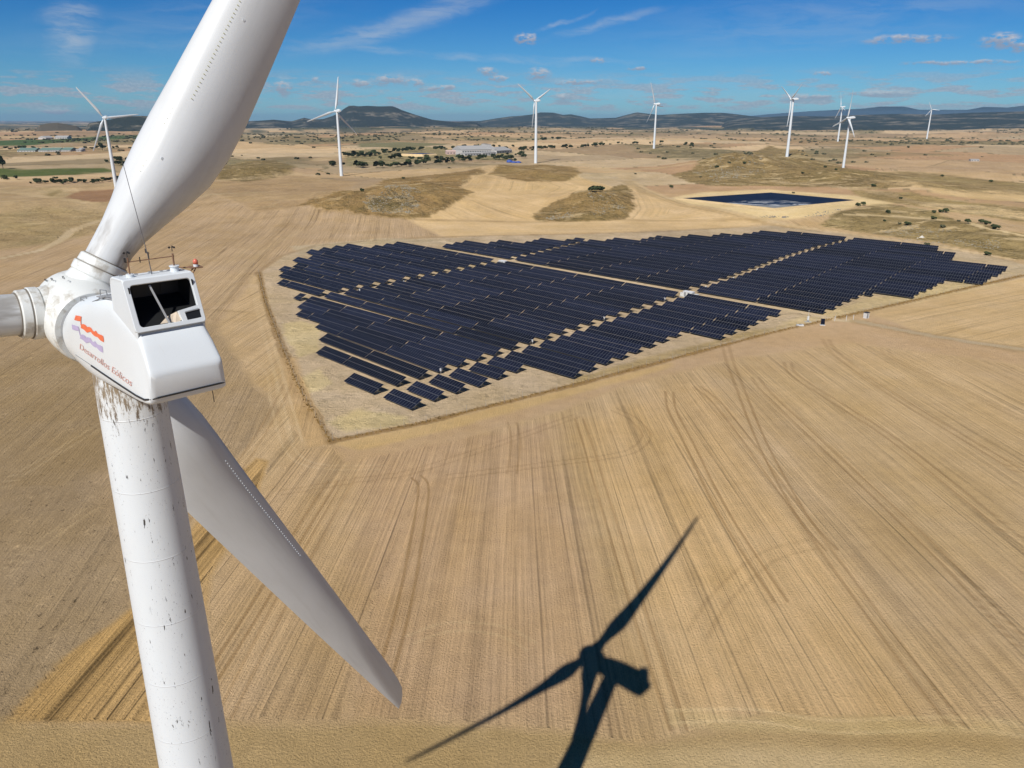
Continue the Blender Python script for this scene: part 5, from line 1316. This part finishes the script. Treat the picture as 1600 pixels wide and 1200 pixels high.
# weed tufts along the fence line
tf = MB(); P = Wp([(404, 425), (414, 470), (440, 540), (470, 612), (516, 690), (660, 661), (900, 601), (1200, 521), (1350, 487), (1600, 430)])
seg = np.linalg.norm(np.diff(P, axis=0), axis=1); cs_ = np.r_[0, np.cumsum(seg)]
for i in range(2600):
    s = rnd.uniform(0, cs_[-1]); x = np.interp(s, cs_, P[:, 0])+rnd.gauss(0, .4); y = np.interp(s, cs_, P[:, 1])+rnd.gauss(0, .4); z = float(0)
    h_ = rnd.uniform(.12, .45); w_ = rnd.uniform(.12, .35)
    for k in range(3):
        a = rnd.uniform(0, 3.14); dx, dy = math.cos(a)*w_, math.sin(a)*w_
        tf.add([(x-dx, y-dy, z-.05), (x+dx, y+dy, z-.05), (x+dx*.5+rnd.gauss(0, .1), y+dy*.5, z+h_)], [(0, 1, 2)])
tag(tf.build('weeds', simple('dry_weed', C(150, 122, 74), .9, 0, .2, .5, .1)), 'strip of dry brown weeds along the solar farm fence', 'weeds', kind='stuff')
# perimeter fence
POSTM = simple('fence_post', (.35, .34, .32), .6, .3)
fen = empty('fence', (P[4][0], P[4][1], 0)); tag(fen, 'thin wire fence around the solar farm edge', 'fence')
wr = MB(); k = 0; post_me = MB(); post_me.tube([(0, 0, -.2), (0, 0, 2.0)], .035, 5); pm_ = me_from(post_me.v, post_me.f); pm_.materials.append(POSTM); prev = None
for s in np.arange(0, cs_[-1], 6.0):
    x = np.interp(s, cs_, P[:, 0]); y = np.interp(s, cs_, P[:, 1]); o = link('post', pm_, None, fen); o.location = (x-P[4][0], y-P[4][1], 0)
    if prev is not None:
        for z in (.5, 1.1, 1.8): wr.tube([(*prev, z), (x-P[4][0], y-P[4][1], z)], .006, 3, cap=False)
    prev = (x-P[4][0], y-P[4][1])
mb_ = wr.build('wire', POSTM, fen); mb_['kind'] = 'stuff'

# ------------------------------------------------------------------ small plant in the solar farm
BOXW = simple('white_cabinet', (.62, .62, .60), .5); BLUEM = simple('blue_tarpaulin', (.03, .08, .33), .6)
ca_, sa_ = math.cos(aB[0]), math.sin(aB[0])
def station(px, py, lab):
    q = flat(px, py, 1.0); t = empty('transformer_station', (q[0], q[1], 0), aB[0]); tag(t, lab, 'transformer station')
    mb = MB(); mb.box((0, 0, 1.25), (4.6, 2.1, 2.2)); mb.build('container', BOXW, t)
    mb = MB(); mb.box((0, 0, 2.41), (4.8, 2.3, .10)); mb.build('roof', simple('white_roof', (.8, .8, .8), .5), t)
    for x in (-1.2, .5): mb = MB(); mb.box((x, -1.065, 1.15), (.9, .03, 1.8)); mb.build('door', GREY, t)
    mb = MB(); mb.box((3.8, 0, 1.0), (1.6, 1.5, 1.6)); mb.build('transformer', BOXW, t)
    for k in range(7): mb = MB(); mb.box((3.15+.21*k, -.93, .9), (.06, .4, 1.4)); mb.build('cooling_fin', GREY, t)
    mb = MB(); mb.box((.6, 0, .08), (9, 3.4, .2)); mb.build('plinth', simple('pale_concrete', (.45, .43, .38), .9), t)
    mb = MB(); mb.box((-3.4, .2, .8), (1.3, 1.0, 1.3)); mb.build('switch_box', BOXW, t)
station(786, 411.5, 'white transformer station on the service road at the left aisle'); station(1076, 460.5, 'white transformer station on the service road at the right aisle')
GREYW = simple('grey_white_cabinet', (.55, .56, .56), .6)
def cabinet_on_post(x, y, lab, grp):
    t = empty('combiner_box', (x, y, 0), aA[5]); tag(t, lab, 'electrical box', grp)
    mb = MB(); mb.box((0, 0, 1.35), (.6, .3, .8)); mb.build('box', GREYW, t)
    mb = MB(); mb.tube([(0, 0, -.1), (0, 0, 1.0)], .05, 6); mb.build('post', STEEL, t)
for r in (9, 12, 13, 15, 18): 
    q = g(A_a1[r][0]-3, A_a1[r][1]+0, 1.0); cabinet_on_post(q[0], q[1], f'small grey-white box on a post in the left aisle beside the {ORD[r]} row', 'electrical boxes in the aisles')
for r in (3, 8, 13, 18):
    q = g(A_a2[r][0]+3, A_a2[r][1]-2, 1.0); cabinet_on_post(q[0], q[1], f'small grey-white box on a post in the right aisle beside the {ORD[r]} row', 'electrical boxes in the aisles')
for r in (1, 4, 7, 10):
    q = g(B_a2[r][0]-4, B_a2[r][1], 1.0); cabinet_on_post(q[0], q[1], f'small box on a post in the right aisle, {ORD[r]} row beyond the road', 'electrical boxes in the aisles')
# gate corner
q = flat(1353, 497, 0); t = empty('kiosk', (q[0], q[1], 0), .5); tag(t, 'small white kiosk with dark flat roof at the gate of the solar farm', 'kiosk')
mb = MB(); mb.box((0, 0, 1.1), (1.6, 1.4, 2.2)); mb.build('wall', BOXW, t); mb = MB(); mb.box((0, 0, 2.25), (1.9, 1.7, .1)); mb.build('roof', BLACK, t); mb = MB(); mb.box((-.2, -.715, .95), (.7, .03, 1.7)); mb.build('door', GREY, t)
q = flat(1262, 503, 0); t = empty('weather_mast', (q[0], q[1], 0)); tag(t, 'thin white weather mast beside the gate track', 'mast')
mb = MB(); mb.tube([(0, 0, 0), (0, 0, 4.5)], .05, 6); mb.build('pole', BOXW, t); mb = MB(); mb.box((0, 0, 1.4), (.7, .4, 1.6)); mb.build('cabinet', BOXW, t); mb = MB(); mb.box((0, 0, 4.4), (.9, .06, .06)); mb.build('crossarm', STEEL, t); mb = MB(); mb.box((0, 0, .05), (2.2, 1.8, .2)); mb.build('plinth', simple('plinth_white', (.45, .43, .37), .9), t)
q = flat(1285, 508, 0); t = empty('solar_sign', (q[0], q[1], 0), -.2); tag(t, 'single small dark panel on a post beside the gate', 'panel')
mb = MB(); mb.box((0, 0, 1.5), (1.4, .08, 1.9), Matrix.Rotation(R_(-20), 3, 'X')); mb.build('panel', GLASS, t); mb = MB(); mb.tube([(0, .1, 0), (0, .1, 1.4)], .06, 6); mb.build('post', STEEL, t); mb = MB(); mb.box((0, 0, .06), (1.8, 1.2, .2)); mb.build('plinth', BOXW, t)
q = flat(1250, 509, 0); t = empty('manhole', (q[0], q[1], 0)); tag(t, 'low white concrete chamber on the ground left of the mast', 'chamber'); mb = MB(); mb.box((0, 0, .25), (2.4, 1.4, .5)); mb.build('chamber', BOXW, t); mb = MB(); mb.box((0, 0, .54), (1.0, .8, .08)); mb.build('lid', GREY, t)
for k, px in enumerate((1304, 1322, 1333)):
    q = flat(px, 502-k, 0); t = empty('gate_post', (q[0], q[1], 0)); tag(t, ['left', 'middle', 'right'][k]+' of the three pale posts at the solar farm gate', 'post', 'gate posts'); mb = MB(); mb.box((0, 0, 1.1), (.15, .15, 2.0)); mb.build('shaft', BOXW, t); mb = MB(); mb.box((0, 0, 2.03), (.22, .22, .06)); mb.build('cap', GREY, t)

# ------------------------------------------------------------------ far buildings
ROOFW = simple('pale_roof', (.42, .41, .39), .6); ROOFG = simple('green_roof', (.16, .24, .20), .6); WALLW = simple('white_wall', (.55, .53, .50), .8); WALLP = simple('pink_wall', (.58, .42, .36), .8); WIN = simple('window_glass', (.05, .06, .07), .2)
def shed(pa, pb, depth, h, roof, lab, wall=WALLW, nwin=6, pitched=True, cat='building', grp=None, name='shed'):
    a = W(*pa); b = W(*pb); L_ = float(np.linalg.norm(b-a)); an = math.atan2(b[1]-a[1], b[0]-a[0]); c = (a+b)/2; nrm = np.array([-math.sin(an), math.cos(an)]); c = c+nrm*depth/2
    z = min(float(zfun(*a)), float(zfun(*b)))-.5; t = empty(name, (c[0], c[1], z), an); tag(t, lab, cat, grp)
    mb = MB(); mb.box((0, 0, h/2), (L_, depth, h)); mb.build('wall', wall, t)
    rh = depth*.16 if pitched else .4; mb = MB(); mb.add([(-L_/2-.5, -depth/2-.5, h), (L_/2+.5, -depth/2-.5, h), (L_/2+.5, depth/2+.5, h), (-L_/2-.5, depth/2+.5, h), (-L_/2-.5, 0, h+rh), (L_/2+.5, 0, h+rh)], [(0, 1, 5, 4), (2, 3, 4, 5), (0, 4, 3), (1, 2, 5), (0, 3, 2, 1)]); mb.build('roof', roof, t)
    wm = MB(); wm.box((0, 0, 0), (L_/nwin*.5, .1, h*.28)); wme = me_from(wm.v, wm.f); wme.materials.append(WIN)
    for i in range(nwin):
        o = link('window', wme, None, t); o.location = (-L_/2+L_*(i+.5)/nwin, -depth/2-.06, h*.55)
    return t
FG = 'white factory buildings in the valley'
shed((722, 241), (775, 239.5), 45, 9, ROOFW, 'longest white factory hall of the valley works', nwin=14, grp=FG)
shed((776, 240), (800, 239), 40, 7, ROOFW, 'lower white hall at the right end of the factory', nwin=6, grp=FG)
shed((726, 243.5), (752, 243), 14, 5, ROOFW, 'small white annex in front of the long factory hall', nwin=6, grp=FG)
shed((754, 243), (775, 242.5), 12, 6, ROOFW, 'right-hand white annex in front of the long factory hall', nwin=5, grp=FG)
shed((698, 241.5), (712, 241), 18, 6, WALLP, 'small pinkish building left of the factory', wall=WALLP, nwin=3, grp=FG)
shed((712, 244), (716, 244), 10, 4, ROOFW, 'tiny white shed left of the factory annex', nwin=2)
shed((752, 235), (759, 235), 14, 15, ROOFW, 'tall white block standing at the middle of the factory', nwin=2, pitched=False, grp=FG)
SG = 'green-roofed farm sheds'
for k, (x0, x1, w_) in enumerate(((27, 55, 'longest green-roofed farm shed, leftmost of the row'), (60, 76, 'second green-roofed shed from the left'), (77, 93, 'third green-roofed shed, middle of the row'), (95, 110, 'last green-roofed shed at the right end of the row'))):
    shed((x0, 237.5-k*.2), (x1, 237.2-k*.2), 30, 3.5, ROOFG, w_, nwin=6, grp=SG)
shed((119, 237), (127, 237), 9, 4, ROOFW, 'small white farmhouse right of the green sheds', nwin=3); shed((129, 236.5), (134, 236.3), 9, 6, ROOFW, 'little cream house at the end of the shed row', nwin=2)
shed((72, 217.5), (84, 217), 40, 6, ROOFW, 'far white barn beyond the upper green field, left one', nwin=3); shed((85, 217), (105, 216.7), 40, 6, ROOFW, 'far long white barn beyond the upper green field, right one', nwin=5)
shed((1517, 252), (1530, 252), 8, 3, ROOFW, 'low ruined white building in the far right fields', nwin=3); shed((1420, 192.5), (1440, 192), 60, 12, ROOFW, 'cluster of white village houses below the far right hills', nwin=4, name='house')
shed((1447, 192), (1460, 191.7), 60, 12, ROOFW, 'right-hand white village house below the far right hills', nwin=4, name='house')
# blue tarpaulins
def tarp(px, py, w_, h_, lab):
    q = W3(px, py); mb = MB(); rings = []
    n = 9
    for i in range(5):
        t_ = i/4; r = math.sqrt(max(0, 1-t_**2)); rings.append([(math.cos(2*math.pi*k/n)*w_*r*(1+.15*math.sin(k*2.3+i)), math.sin(2*math.pi*k/n)*w_*.5*r, t_*h_*(1+.1*math.sin(k+i))) for k in range(n)])
    mb.loft(rings[:4]+[[(v[0]*.1, v[1]*.1, h_) for v in rings[0]]]); o = mb.build('tarpaulin', BLUEM, None, smooth=True); o.location = q; tag(o, lab, 'tarpaulin', 'blue covered heaps by the far turbine'); return o
tarp(796, 254, 5.5, 5, 'taller left heap covered by blue tarpaulin near the far turbine'); tarp(803, 254.5, 5, 3, 'middle low blue-covered heap near the far turbine'); tarp(810, 254.5, 5, 3, 'right-hand blue-covered heap near the far turbine')
# second distant reservoir
c2_ = [W(628, 243.5), W(655, 241), W(681, 242.2), W(660, 244.6)]; z2 = max(float(zfun(*c)) for c in c2_)+2.5; mb = MB()
cc_ = sum(c2_)/4; tp = [(c[0], c[1], z2) for c in c2_]; bt = [(cc_[0]+(c[0]-cc_[0])*1.25, cc_[1]+(c[1]-cc_[1])*1.25, z2-8) for c in c2_]; inn_ = [(cc_[0]+(c[0]-cc_[0])*.93, cc_[1]+(c[1]-cc_[1])*.93, z2-.8) for c in c2_]
r2 = empty('pond', (cc_[0], cc_[1], z2)); tag(r2, 'dark blue pond far off among trees left of the factory', 'pond')
loc = lambda L_: [(v[0]-cc_[0], v[1]-cc_[1], v[2]-z2) for v in L_]
for i in range(4): mb.add([loc(bt)[i], loc(bt)[(i+1) % 4], loc(tp)[(i+1) % 4], loc(tp)[i]], [(0, 1, 2, 3)])
mb.build('bank', SAND, r2); mb = MB(); mb.add(loc(inn_), [(0, 1, 2, 3)]); 
for i in range(4): mb.add([loc(tp)[i], loc(tp)[(i+1) % 4], loc(inn_)[(i+1) % 4], loc(inn_)[i]], [(0, 1, 2, 3)])
mb.build('water', simple('deep_blue_water', (.015, .035, .10), .25), r2)

# ------------------------------------------------------------------ haze
hz = MB(); hz.box((0, 15000, 25), (64000, 44000, 500)); hm = bpy.data.materials.new('haze'); hm.use_nodes = True; nt = hm.node_tree
for n in list(nt.nodes): nt.nodes.remove(n)
mo = nt.nodes.new('ShaderNodeOutputMaterial'); pv = nt.nodes.new('ShaderNodeVolumePrincipled'); pv.inputs['Color'].default_value = (.45, .72, 1.0, 1); pv.inputs['Density'].default_value = 3.1e-5; pv.inputs['Anisotropy'].default_value = .1
nt.links.new(pv.outputs[0], mo.inputs['Volume'])
ho = hz.build('haze', hm); tag(ho, 'thin blue haze over the plain', kind='stuff')
